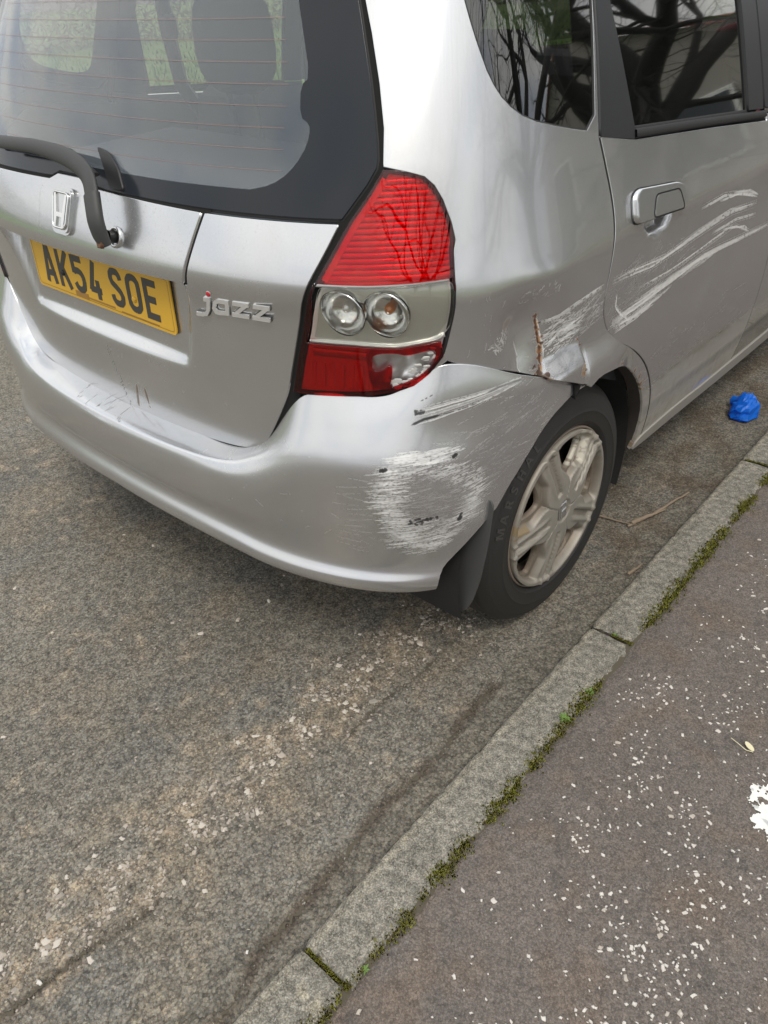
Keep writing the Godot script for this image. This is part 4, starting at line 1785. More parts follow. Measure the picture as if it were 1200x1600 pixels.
func number_plate() -> void:
	var tl := -.0434
	var bas := Basis(Vector3(1, 0, 0), Vector3(0, cos(tl), sin(tl)), Vector3(0, -sin(tl), cos(tl)))
	var x := Transform3D(bas, Vector3(-.26, .7356, .5298 - .003))
	var np := base_node("number_plate", Vector3.ZERO, car)
	np.transform = x
	var id := Transform3D()
	var mb := MB.new()
	extrude(mb, [rounded(pts([0, 0, .52, 0, .52, .111, 0, .111]), .012)], id, .003)
	obj("plate", mb, M.plate, np)
	mb = MB.new()
	var o := rounded(pts([.006, .006, .514, .006, .514, .105, .006, .105]), .008)
	for k in o.size():
		var p := o[k]
		var q := o[(k + 1) % o.size()]
		if p.distance_to(q) < 1e-6:
			continue
		var n := (q - p).normalized().orthogonal() * .0005
		mb.flat([Vector3(p.x - n.x, p.y - n.y, .0034), Vector3(q.x - n.x, q.y - n.y, .0034), Vector3(q.x + n.x, q.y + n.y, .0034), Vector3(p.x + n.x, p.y + n.y, .0034)], Vector3(0, 0, 1))
	obj("border", mb, M.plate_border, np)
	var glyph := {
		"A": [[7, 0, 22, 79], [43, 0, 28, 79], [12, 22, 38, 22], [19, 73, 31, 73]], "K": [[7, 0, 7, 79], [45, 79, 10, 30], [20, 46, 44, 0]],
		"5": [[44, 72, 8, 72], [8, 78, 8, 40], [8, 44, 16, 47, 27, 47, 36, 44, 42, 36, 43, 26, 40, 14, 32, 8, 21, 7, 12, 11, 7, 20]],
		"4": [[47, 19, 5, 19], [7, 15, 31, 78], [35, 0, 35, 40]],
		"S": [[42, 57, 40, 65, 34, 71, 25, 72, 16, 71, 9, 65, 8, 56, 12, 48, 25, 41, 37, 33, 43, 24, 41, 14, 34, 8, 25, 7, 15, 8, 9, 14, 7, 23]],
		"O": [[25, 7, 15, 9, 8, 16, 7, 26, 7, 53, 8, 63, 15, 70, 25, 72], [25, 72, 35, 70, 42, 63, 43, 53, 43, 26, 42, 16, 35, 9, 25, 7]],
		"E": [[43, 72, 7, 72], [7, 79, 7, 0], [7, 7, 44, 7], [7, 40, 38, 40]]}
	var at := 41.0
	for ch in "AK54 SOE":
		if ch == " ":
			at += 22.0
			continue
		mb = MB.new()
		var k := 0
		for st in glyph[ch]:
			var sh := []
			for j in st.size() / 2:
				sh.append_array([st[j * 2] + at, st[j * 2 + 1] + 16])
			extrude(mb, strokes([sh], 6.9), Transform3D(Basis(), Vector3(0, 0, .0030)), .0005 + .00012 * k)
			k += 1
		obj("character", mb, M.plate_mark, np)
		at += 61.0
	for s in [[.122, .047, M.black], [.392, .045, M.plate]]:
		mb = MB.new()
		mb.lathe(Transform3D(Basis(Vector3(0, 0, 1), Vector3(0, 1, 0), Vector3(-1, 0, 0)), Vector3(s[0], s[1], .003)), [Vector2(.0065, 0), Vector2(.006, .003), Vector2(.004, .0045), Vector2(.0015, .0040), Vector2(0, .0040)], 16)
		obj("screw_cap", mb, s[2], np)
	mb = MB.new()
	for s in [[.185, .0115, .052, .013], [.262, .0105, .10, .004], [.40, .008, .13, .0025]]:
		mb.box(Transform3D(Basis(), Vector3(s[0], s[1], .0032)), Vector3(s[2], s[3], .0006))
	obj("supplier_print", mb, M.plate_label, np)


func badges() -> void:
	# emblem on the tailgate centre
	var y0 := .934
	var p := base(0.0, y0)
	var n := out_dir(0.001, y0)
	var up := (base(0, y0 + .01) - base(0, y0 - .01)).normalized()
	var x := Transform3D(Basis(Vector3(1, 0, 0), up, n), p - n * .004)
	var e := base_node("emblem", Vector3.ZERO, car)
	e.transform = x
	var mb := MB.new()
	var o := rounded(pts([-.033, -.043, .033, -.043, .040, .043, -.040, .043]), .018, 6)
	extrude(mb, [o], Transform3D(), .010)
	extrude(mb, [shrink(o, .004)], Transform3D(Basis(), Vector3(0, 0, .010)), .003)
	obj("mount", mb, M.paint, e)
	mb = MB.new()
	var ring := rounded(pts([-.0225, -.032, .0225, -.032, .028, .032, -.028, .032]), .011, 6)
	var path := []
	var rad := []
	for k in ring.size() + 1:
		var q := ring[k % ring.size()]
		if path.size() and Vector3(q.x, q.y, .0145).distance_to(path[-1]) < 1e-5:
			continue
		path.append(Vector3(q.x, q.y, .0145))
		rad.append(.0023)
	mb.tube(path, rad, 8, 1.0, Vector3(0, 0, 1))
	obj("frame", mb, M.chrome, e)
	mb = MB.new()
	extrude(mb, [pts([-.0235, .030, -.0165, .030, -.0105, -.004, .0105, -.004, .0165, .030, .0235, .030, .0175, -.030, .0105, -.030, .0090, -.012, -.0090, -.012, -.0105, -.030, -.0175, -.030])], Transform3D(Basis(), Vector3(0, 0, .0125)), .0035)
	obj("letter", mb, M.chrome, e)
	# model name on the right of the tailgate
	var s0 := .352
	y0 = .812
	var a := base(s0, y0)
	var bx := (base(s0 + .16, y0 + .004) - a).normalized()
	n = out_dir(s0 + .08, y0)
	bx = (bx - n * bx.dot(n)).normalized()
	var b := base_node("model_badge", Vector3.ZERO, car)
	b.transform = Transform3D(Basis(bx, n.cross(bx).normalized(), n), a + n * .0025)
	var letters := [
		[[0, -5, 13, -5], [10, -5, 19, -3, 23, 4, 25, 23], [16, 20.5, 28, 20.5]],
		[[59, 20.5, 42, 20.5, 36, 17, 34, 8, 38, 2.5, 45, 2, 55, 3], [58, 23, 58, 0]],
		[[68, 20.5, 96, 20.5], [92, 20, 72, 4], [67, 3, 97, 3]],
		[[104, 20.5, 132, 20.5], [128, 20, 108, 4], [103, 3, 133, 3]]]
	for l in letters:
		mb = MB.new()
		var top := MB.new()
		var k := 0
		for st in l:
			extrude(mb, strokes([st], 4.3, .00122, Geometry2D.JOIN_MITER, .28), Transform3D(Basis(), Vector3(0, 0, -.0030)), .0038 + .0001 * k)
			extrude(top, strokes([st], 3.1, .00122, Geometry2D.JOIN_MITER, .28), Transform3D(), .0040 + .0002 * k)
			k += 1
		var lt := obj("letter", top, M.badge, b)
		obj("letter_base", mb, M.plastic, lt)
	mb = MB.new()
	mb.lathe(Transform3D(Basis(Vector3(0, 0, 1), Vector3(0, 1, 0), Vector3(-1, 0, 0)), Vector3(.042, .0365, 0)), [Vector2(.0062, 0), Vector2(.0062, .002), Vector2(.005, .0045), Vector2(0, .0048)], 16)
	obj("dot_rim", mb, M.chrome_dull, b)
	mb = MB.new()
	mb.lathe(Transform3D(Basis(Vector3(0, 0, 1), Vector3(0, 1, 0), Vector3(-1, 0, 0)), Vector3(.042, .0365, .0048)), [Vector2(.0048, 0), Vector2(.004, .0012), Vector2(0, .0016)], 16)
	obj("dot", mb, mat(Color(.45, .01, .02), .2, 0, .8), b)


func wiper() -> void:
	var w := base_node("rear_wiper", Vector3.ZERO, car)
	var p := base(.178, .913)
	var n := out_dir(.178, .913)
	var bas := Basis(n, n.cross(Vector3.UP).normalized(), n.cross(n.cross(Vector3.UP)).normalized())
	var mb := MB.new()
	mb.lathe(Transform3D(bas, p), [Vector2(.0195, 0), Vector2(.0190, .005), Vector2(.016, .007), Vector2(.0135, .006), Vector2(.0125, -.004)], 24)
	obj("spindle_collar", mb, M.paint, w)
	mb = MB.new()
	mb.lathe(Transform3D(bas, p), [Vector2(.0105, -.004), Vector2(.0105, .020)], 18)
	obj("spindle", mb, M.black, w)
	var path := [Vector3(.180, .906, .586), Vector3(.178, .920, .590), Vector3(.176, .946, .592), Vector3(.166, .972, .584), Vector3(.150, 1.000, .572), Vector3(.134, 1.014, .565), Vector3(.110, 1.024, .560), Vector3(.064, 1.033, .554), Vector3(.0, 1.038, .550), Vector3(-.08, 1.040, .546), Vector3(-.17, 1.037, .542), Vector3(-.26, 1.033, .536)]
	var cv := Curve3D.new()
	for q in path:
		cv.add_point(q)
	for k in range(1, path.size() - 1):
		var t: Vector3 = (path[k + 1] - path[k - 1]) * .18
		cv.set_point_in(k, -t)
		cv.set_point_out(k, t)
	var ps := []
	var rs := []
	var len_ := cv.get_baked_length()
	for k in 61:
		var t := k / 60.0
		ps.append(cv.sample_baked(t * len_, true))
		rs.append(.0185 - .0060 * smoothstep(.15, .8, t) - .004 * smoothstep(.04, 0, t))
	mb = MB.new()
	mb.tube(ps.slice(9), rs.slice(9), 14, .40, n)
	obj("arm", mb, M.arm, w)
	mb = MB.new()
	mb.tube(ps.slice(0, 11), rs.slice(0, 11).map(func(r): return r * 1.04), 14, .60, n)
	obj("arm_head", mb, M.arm, w)
	mb = MB.new()
	mb.lathe(Transform3D(bas, Vector3(.180, .909, .592)), [Vector2(.0085, 0), Vector2(.0085, .007), Vector2(.0065, .008), Vector2(.004, .0065), Vector2(0, .0065)], 6)
	obj("nut", mb, M.rust, w)
	mb = MB.new()
	mb.tube([Vector3(.135, 1.012, .548), Vector3(.11, 1.020, .548), Vector3(.0, 1.028, .534), Vector3(-.2, 1.025, .524), Vector3(-.32, 1.018, .515)], [.004, .006, .006, .006, .005], 6, 1.6, n)
	obj("blade", mb, M.rubber, w)
	# dark rubber stop on the glass behind the arm
	mb = MB.new()
	panel(mb, BODY, rounded(pts([.092, 1.046, .135, 1.037, .166, 1.018, .190, .987, .150, .986, .128, 1.012]), .01), .008, .004, .006)
	obj("rubber_stop", mb, M.black, w)


func rear_bumper() -> void:
	# outline in (along the body, down the section)
	var top := []
	var edge := [1.158, .030, 1.140, .081, 1.117, .125, 1.070, .194, 1.027, .244, .989, .306, .962, .363, .932, .413, .907, .450, .889, .488, .882, .505, .839, .562, .796, .625, .781, .675, .775, .80, .770, 1.0]
	var p := PackedVector2Array()
	for k in 60:
		var s := lerpf(-1.155, 1.155, k / 59.0)
		var v := 0.0
		if absf(s) < .75: v = .0
		p.append(Vector2(s, v))
	for q in soft(pts(edge), 1, false):
		p.append(q)
	for q in soft(mirror(pts(edge)), 1, false):
		p.append(q)
	var mb := MB.new()
	panel(mb, BUMPER, p, .0105, 0.0, .012, [], RB, .0135, .0012)
	obj("rear_bumper", mb, M.paint_bumper, car)
	# torn dark edge behind the bumper's top corner
	mb = MB.new()
	ribbon(mb, QUARTER, pts([.53, .672, .61, .681, .67, .688, .715, .697, .75, .710, .778, .732, .80, .752, .86, .728, .92, .704, .98, .680, 1.04, .654, 1.10, .628, 1.15, .606]), .05, -.020)
	obj("bumper_gap", mb, M.void, car)
	mb = MB.new()
	ribbon(mb, BODY, pts([-.53, .672, -.61, .681, -.67, .688, -.715, .697, -.75, .710, -.80, .745, -.92, .70, -1.15, .61]), .05, -.020)
	obj("bumper_gap", mb, M.void, car)
	# mud flaps hang behind the rear wheels
	for sg in [1.0, -1.0]:
		mb = MB.new()
		var o := rounded(pts([.805, .490, .842, .484, .835, .376, .824, .295, .808, .230, .788, .193, .757, .177, .640, .164, .560, .175, .56, .46]), .02)
		var q := PackedVector2Array()
		for e in o: q.append(Vector2(e.x * sg, e.y))
		extrude(mb, [q], Transform3D(Basis(Vector3(1, 0, .10 * sg), Vector3(0, 1, -.06), Vector3(0, 0, 1)), Vector3(0, 0, .252)), .004)
		obj("mud_flap", mb, M.plastic, car)


const LAMP := [.722, 1.041, .756, 1.038, .783, 1.031, .800, 1.018, .814, .998, .828, .966, .834, .941, .830, .928, .830, .910, .829, .871, .822, .844, .811, .816, .793, .766, .768, .737, .742, .717, .710, .706, .669, .697, .609, .692, .546, .687, .528, .688]
const LAMP_IN := [.548, .750, .581, .832, .613, .885, .644, .930, .672, .974, .699, 1.008]

func tail_light(sg: float) -> void:
	var t := base_node("tail_light", Vector3.ZERO, car)
	var up := [.617, .8895, .700, .8885, .763, .8895, .8285, .891]
	var upper := PackedVector2Array()
	for q in pts([.617, .8895, .644, .930, .672, .974, .699, 1.008, .722, 1.041]): upper.append(q)
	for q in soft(pts(LAMP.slice(0, 20)), 1, false): upper.append(q)
	upper.append(Vector2(.8285, .891))
	upper.append(Vector2(.763, .8895))
	upper.append(Vector2(.700, .8885))
	upper = both(upper, sg)
	var mid := pts([.622, .883, .700, .8825, .763, .8835, .8245, .885, .826, .871, .819, .844, .808, .816, .790, .797, .776, .795, .722, .787, .647, .790, .578, .790, .600, .840])
	mid = both(rounded(mid, .006, 3), sg)
	var low := PackedVector2Array()
	for q in pts([.611, .886, .581, .832, .548, .750, .530, .690]): low.append(q)
	for q in pts([.546, .687, .609, .692, .669, .697, .710, .706, .742, .717, .768, .737, .793, .766, .7915, .791, .776, .7895, .722, .7815, .647, .7845, .569, .7845, .594, .842]): low.append(q)
	low = both(low, sg)
	var holes := []
	if sg > 0:
		holes = [soft(pts([.677, .768, .690, .775, .718, .776, .735, .771, .757, .776, .778, .780, .784, .772, .776, .752, .756, .735, .730, .722, .701, .712, .708, .736, .708, .756, .692, .742, .675, .742]), 1)]
	var parts := [["upper_lens", upper, [], M.red_lens], ["clear_lens", mid, [], M.clear_lens], ["lower_lens", low, holes, M.red_deep]]
	for e in parts:
		var mb := MB.new()
		panel(mb, BODY, e[1], .011, .0062, .0045, e[2], Rect2(0, 0, 1, 1), 0.0, .0008)
		panel(mb, BODY, e[1], .013, .0020, 0.0, e[2], Rect2(0, 0, 1, 1), 0.0, .0, -1.0)
		obj(e[0], mb, e[3], t)
	# housing behind the lenses: stepped reflector bars above, silver bowl in the middle
	var outline := PackedVector2Array()
	for q in soft(pts(LAMP), 1, false): outline.append(q)
	for q in pts(LAMP_IN): outline.append(q)
	var mb := MB.new()
	panel(mb, BODY, shrink(both(outline, sg), .003), .012, -.008, 0.0, [both(ring2(.642, .838, .035, .040), sg), both(ring2(.711, .837, .033, .040), sg)])
	obj("housing", mb, M.housing_white, t)
	mb = MB.new()
	for q in [outline]:
		ribbon(mb, BODY, both(q, sg), .0035, .003, true, .012)
	obj("lamp_seal", mb, M.black, t)
	if sg < 0:
		return
	for k in 17:   # reflector steps
		var y := .896 + k * .0082
		var l := .620 + (y - .8895) * .69
		var r := .827 - maxf(0.0, y - .95) ** 2 * 7.0
		mb = MB.new()
		ribbon(mb, BODY, pts([l, y, lerpf(l, r, .5), y + .001, r, y]), .0085, -.0055, false, .0005)
		obj("reflector_bar", mb, M.housing_white, t)
	mb = MB.new()
	ribbon(mb, BODY, pts([.628, .892, .6525, .930, .6805, .974, .708, 1.008, .724, 1.031]), .010, -.0046)
	obj("reflector_border", mb, M.housing_white, t)
	mb = MB.new()   # dividing shelves
	for l in [[.612, .886, .70, .8855, .763, .8865, .822, .888], [.575, .787, .65, .787, .722, .784, .776, .792, .80, .80]]:
		ribbon(mb, BODY, pts(l), .007, .0015, false, .034)
	obj("divider", mb, M.silver_housing, t)
	var bw := MB.new()
	panel(bw, BODY, shrink(mid, .003), .010, -.0060, 0.0, [ring2(.642, .838, .034, .039), ring2(.711, .837, .032, .039)])
	obj("silver_backplate", bw, M.silver_plate, t)
	for e in [[.642, .838, .0395, 0], [.711, .837, .0395, 1]]:
		var p := base(e[0], e[1])
		var n := out_dir(e[0], e[1])
		var f := Vector3(n.x * .55, n.y - .12, n.z + .25).normalized()
		var bas := Basis(f, f.cross(Vector3.UP).normalized(), f.cross(f.cross(Vector3.UP)).normalized())
		mb = MB.new()
		var pr := [Vector2(e[2] + .001, -.006), Vector2(e[2] + .0006, -.004), Vector2(e[2] - .0006, -.005)]
		for k in 9:
			var a := PI / 2 * k / 8.0
			pr.append(Vector2((e[2] - .002) * cos(a) + .002, -.010 - .034 * sin(a)))
		mb.lathe(Transform3D(bas, p), pr, 32)
		var bo_ := obj("reflector_bowl", mb, M.chrome, t)
		mb = MB.new()
		mb.lathe(Transform3D(bas, p - f * .036), [Vector2(.007, -.004), Vector2(.0085, .006), Vector2(.009, .013), Vector2(.0065, .020), Vector2(0, .022)], 16)
		obj("bulb", mb, M.amber if e[3] else M.bulb, bo_)
	for k in 7:   # facets behind the lower lens
		var s := .566 + k * .017
		mb = MB.new()
		ribbon(mb, BODY, pts([s, .703, s + .006, .748]), .010, -.0055 + .002 * (k % 2), false, .003)
		obj("reflector_facet", mb, M.housing_white, t)
	mb = MB.new()
	ribbon(mb, BODY, pts([.575, .766, .62, .766, .668, .764]), .016, -.0045, false, .003)
	obj("reflector_facet", mb, M.silver_plate, t)
	# what the hole in the lower lens lays open
	mb = MB.new()
	panel(mb, BODY, soft(pts([.668, .776, .700, .782, .790, .785, .792, .768, .770, .738, .735, .716, .695, .705, .668, .71]), 1), .008, -.004, 0.0)
	for k in mb.v.size():
		var p := mb.v[k]
		mb.v[k] = p + mb.n[k] * (nz.get_noise_3d(p.x * 1500, p.y * 1500, p.z * 1500) * .0035)
		mb.n[k] = (mb.n[k] + Vector3(nz.get_noise_3d(p.x * 2200, p.y * 2200, 5), nz.get_noise_3d(p.x * 2200, p.y * 2200, 50), nz.get_noise_3d(p.x * 2200, p.y * 2200, 90)) * .8).normalized()
	obj("broken_reflector", mb, M.chrome_dull, t)
	for k in 26:   # white flakes left on the torn edge
		var f := k / 25.0
		var c := Vector2(lerpf(.708, .786, f), lerpf(.712, .772, f * f)) + Vector2(rng.randf_range(-.014, .004), rng.randf_range(-.004, .014))
		var poly := PackedVector2Array()
		for j in 6:
			poly.append(c + Vector2.from_angle(TAU * j / 6 + .6) * rng.randf_range(.15, 1.0) * Vector2(.009, .0042).rotated(.0))
		mb = MB.new()
		panel(mb, BODY, poly, .004, .001 + rng.randf_range(0, .004), .001)
		obj("flake", mb, M.flake, t)


func ring2(s: float, y: float, a: float, b: float) -> PackedVector2Array:
	var r := PackedVector2Array()
	for k in 28:
		r.append(Vector2(s + cos(TAU * k / 28) * a, y + sin(TAU * k / 28) * b))
	return r


const GAP := [1.219, 1.032, 1.228, .995, 1.241, .940, 1.244, .896, 1.237, .853, 1.218, .788, 1.208, .754, 1.210, .724, 1.236, .682, 1.285, .645, 1.357, .608, 1.436, .551, 1.499, .479, 1.547, .398, 1.570, .331, 1.580, .283]
const ARCH := [1.152, .604, 1.187, .614, 1.240, .608, 1.283, .598, 1.331, .579, 1.389, .542, 1.440, .495, 1.493, .426, 1.524, .368, 1.547, .289, 1.548, .252]
const QGLASS := [.812, 1.40, .830, 1.33, .862, 1.246, .873, 1.218, .886, 1.189, .908, 1.147, .941, 1.113, .996, 1.085, 1.100, 1.062, 1.207, 1.042, 1.229, 1.141, 1.252, 1.231, 1.276, 1.33, 1.292, 1.40]

func quarter(sg: float) -> void:
	var p := PackedVector2Array()
	for q in pts([.626, 1.457, .652, 1.36, .682, 1.252, .695, 1.213, .711, 1.151, .721, 1.095, .722, 1.047]): p.append(q)
	var lamp_out := pts(LAMP.slice(0, 28))
	for k in range(1, lamp_out.size()):
		p.append(lamp_out[k] + Vector2(.0045, .001))
	for q in pts([.801, .756, .845, .7355, .908, .7135, .971, .6875, 1.008, .6725, 1.074, .6435, 1.140, .613]): p.append(q)
	for q in soft(pts(ARCH), 1, false): p.append(q)
	var g := soft(pts(GAP), 2, false)
	g.reverse()
	for q in g: p.append(q - Vector2(.0045, 0))
	p.append(Vector2(1.252, 1.231))
	p.append(Vector2(1.31, 1.457))
	var hole := soft(pts(QGLASS), 1)
	var mb := MB.new()
	panel(mb, QUARTER, both(p, sg), .0058 if sg > 0 else .02, 0.0, .012, [both(hole, sg)], RQ)
	obj("quarter_panel", mb, M.paint_side if sg > 0 else M.paint, car)
	# rolled lip of the wheel arch, turned inward
	mb = MB.new()
	var ar := soft(pts(ARCH), 1, false)
	var first := mb.v.size()
	for q in ar:
		var a := surf(QUARTER, q.x * sg, q.y)
		var to := (Vector3(a.x, HY, 0) - a).normalized()
		mb.add(a - Vector3(.002 * sg, 0, 0), to)
		mb.add(a - Vector3(.035 * sg, 0, 0) + to * .004, to)
	for k in ar.size() - 1:
		mb.quad(first + k * 2, first + k * 2 + 1, first + k * 2 + 3, first + k * 2 + 2)
	obj("arch_lip", mb, M.arch_lip, car)
	# side glass behind the door
	var qg := base_node("quarter_window", Vector3.ZERO, car)
	var clear := soft(pts([.845, 1.33, .872, 1.258, .893, 1.205, .930, 1.152, .975, 1.122, 1.066, 1.100, 1.125, 1.090, 1.160, 1.096, 1.172, 1.13, 1.195, 1.233, 1.21, 1.33, 1.215, 1.385, .825, 1.385]), 1)
	mb = MB.new()
	panel(mb, BODY, both(shrink(hole, .004), sg), .016, -.003, .004)
	obj("pane", mb, M.glass_side if sg > 0 else M.glass_far, qg)
	mb = MB.new()
	panel(mb, BODY, both(shrink(hole, .002), sg), .018, -.009, 0.0, [both(clear, sg)])
	obj("black_border", mb, M.void, qg)
	mb = MB.new()
	ribbon(mb, BODY, both(hole, sg), .008, -.001, true, .006)
	obj("window_seal", mb, M.rubber, qg)


const DOOR_FRONT := [2.157, .286, 2.152, .397, 2.147, .512, 2.140, .60, 2.115, .76, 2.060, .90, 2.008, .968]

func side_door(sg: float) -> void:
	var d := base_node("rear_door", Vector3.ZERO, car)
	var g := soft(pts(GAP), 2, false)
	var p := PackedVector2Array()
	for q in g: p.append(q + Vector2(.0045, 0))
	for q in pts([1.79, .295, 1.993, .284]): p.append(q)
	for q in soft(pts(DOOR_FRONT), 1, false): p.append(q - Vector2(.003, 0))
	for q in pts([2.005, .952, 1.70, .980, 1.343, 1.009]): p.append(q)
	var mb := MB.new()
	panel(mb, DOOR, both(p, sg), .010 if sg > 0 else .03, 0.0, .006, [], RQ)
	obj("door_panel", mb, M.paint_side if sg > 0 else M.paint, d)
	# upper frame
	var win := pts([1.346, 1.028, 1.888, .987, 1.872, 1.20, 1.845, 1.40, 1.335, 1.40, 1.307, 1.228])
	mb = MB.new()
	panel(mb, BODY, both(pts([1.224, 1.032, 1.342, 1.012, 1.346, 1.028, 1.307, 1.228, 1.336, 1.405, 1.30, 1.405, 1.262, 1.230]), sg), .02, .001, .010)
	obj("rear_pillar_trim", mb, M.trim, d)
	mb = MB.new()
	panel(mb, BODY, both(pts([1.888, .990, 1.975, .982, 1.952, 1.196, 1.915, 1.405, 1.846, 1.405, 1.872, 1.20]), sg), .02, .001, .010)
	obj("centre_pillar_trim", mb, M.trim, d)
	mb = MB.new()
	panel(mb, BODY, both(pts([1.306, 1.41, 1.91, 1.41, 1.90, 1.455, 1.318, 1.455]), sg), .03, 0.0, .010)
	obj("window_frame", mb, M.paint, d)
	mb = MB.new()
	ribbon(mb, BODY, both(pts([1.347, 1.0195, 1.60, 1.0005, 1.99, .969]), sg), .017, .004, false, .008)
	obj("belt_strip", mb, M.rubber, d)
	mb = MB.new()
	panel(mb, BODY, both(win, sg), .02, -.006, 0.0)
	obj("window", mb, M.glass_side if sg > 0 else M.glass_far, d)
	mb = MB.new()
	ribbon(mb, BODY, both(win, sg), .012, -.004, true, .006)
	obj("window_seal", mb, M.rubber, d)
	# gaps
	mb = MB.new()
	ribbon(mb, DOOR, both(g, sg), .016, -.0012)
	ribbon(mb, BODY, both(pts([1.219, 1.032, 1.255, 1.231, 1.30, 1.45]), sg), .02, -.011)
	ribbon(mb, BODY, both(soft(pts(DOOR_FRONT), 1, false), sg), .012, -.0012)
	ribbon(mb, BODY, both(pts([1.57, .286, 1.79, .292, 2.157, .282, 3.2, .272]), sg), .018, -.003)
	ribbon(mb, BODY, both(pts([2.008, .968, 1.978, 1.10, 1.955, 1.20, 1.915, 1.42]), sg), .03, -.011)
	obj("weatherstrip", mb, M.void, d)
	# pull handle
	if sg > 0:
		var h := base_node("handle", Vector3.ZERO, d)
		h.name = "door_handle"
		mb = MB.new()
		panel(mb, BODY, rounded(pts([1.312, .872, 1.530, .858, 1.528, .892, 1.492, .908, 1.335, .924, 1.316, .916]), .016, 5), .009, .013, .022, [], Rect2(0, 0, 1, 1), 0.0, .003)
		h.free()
		var hd := obj("handle", mb, M.paint, d)
		mb = MB.new()
		panel(mb, BODY, rounded(pts([1.374, .870, 1.505, .862, 1.486, .896, 1.390, .904]), .012, 5), .008, .0138, .005, [], Rect2(0, 0, 1, 1), 0.0, .0015)
		obj("grip", mb, M.paint, hd)
		mb = MB.new()
		ribbon(mb, BODY, rounded(pts([1.370, .868, 1.509, .859, 1.490, .899, 1.386, .907]), .012, 5), .0028, .0136, true)
		obj("grip_gap", mb, M.void, hd)
		mb = MB.new()
		ribbon(mb, BODY, rounded(pts([1.310, .870, 1.532, .856, 1.530, .894, 1.492, .910, 1.335, .926, 1.314, .918]), .016, 5), .006, .0015, true)
		obj("handle_gasket", mb, M.void, hd)


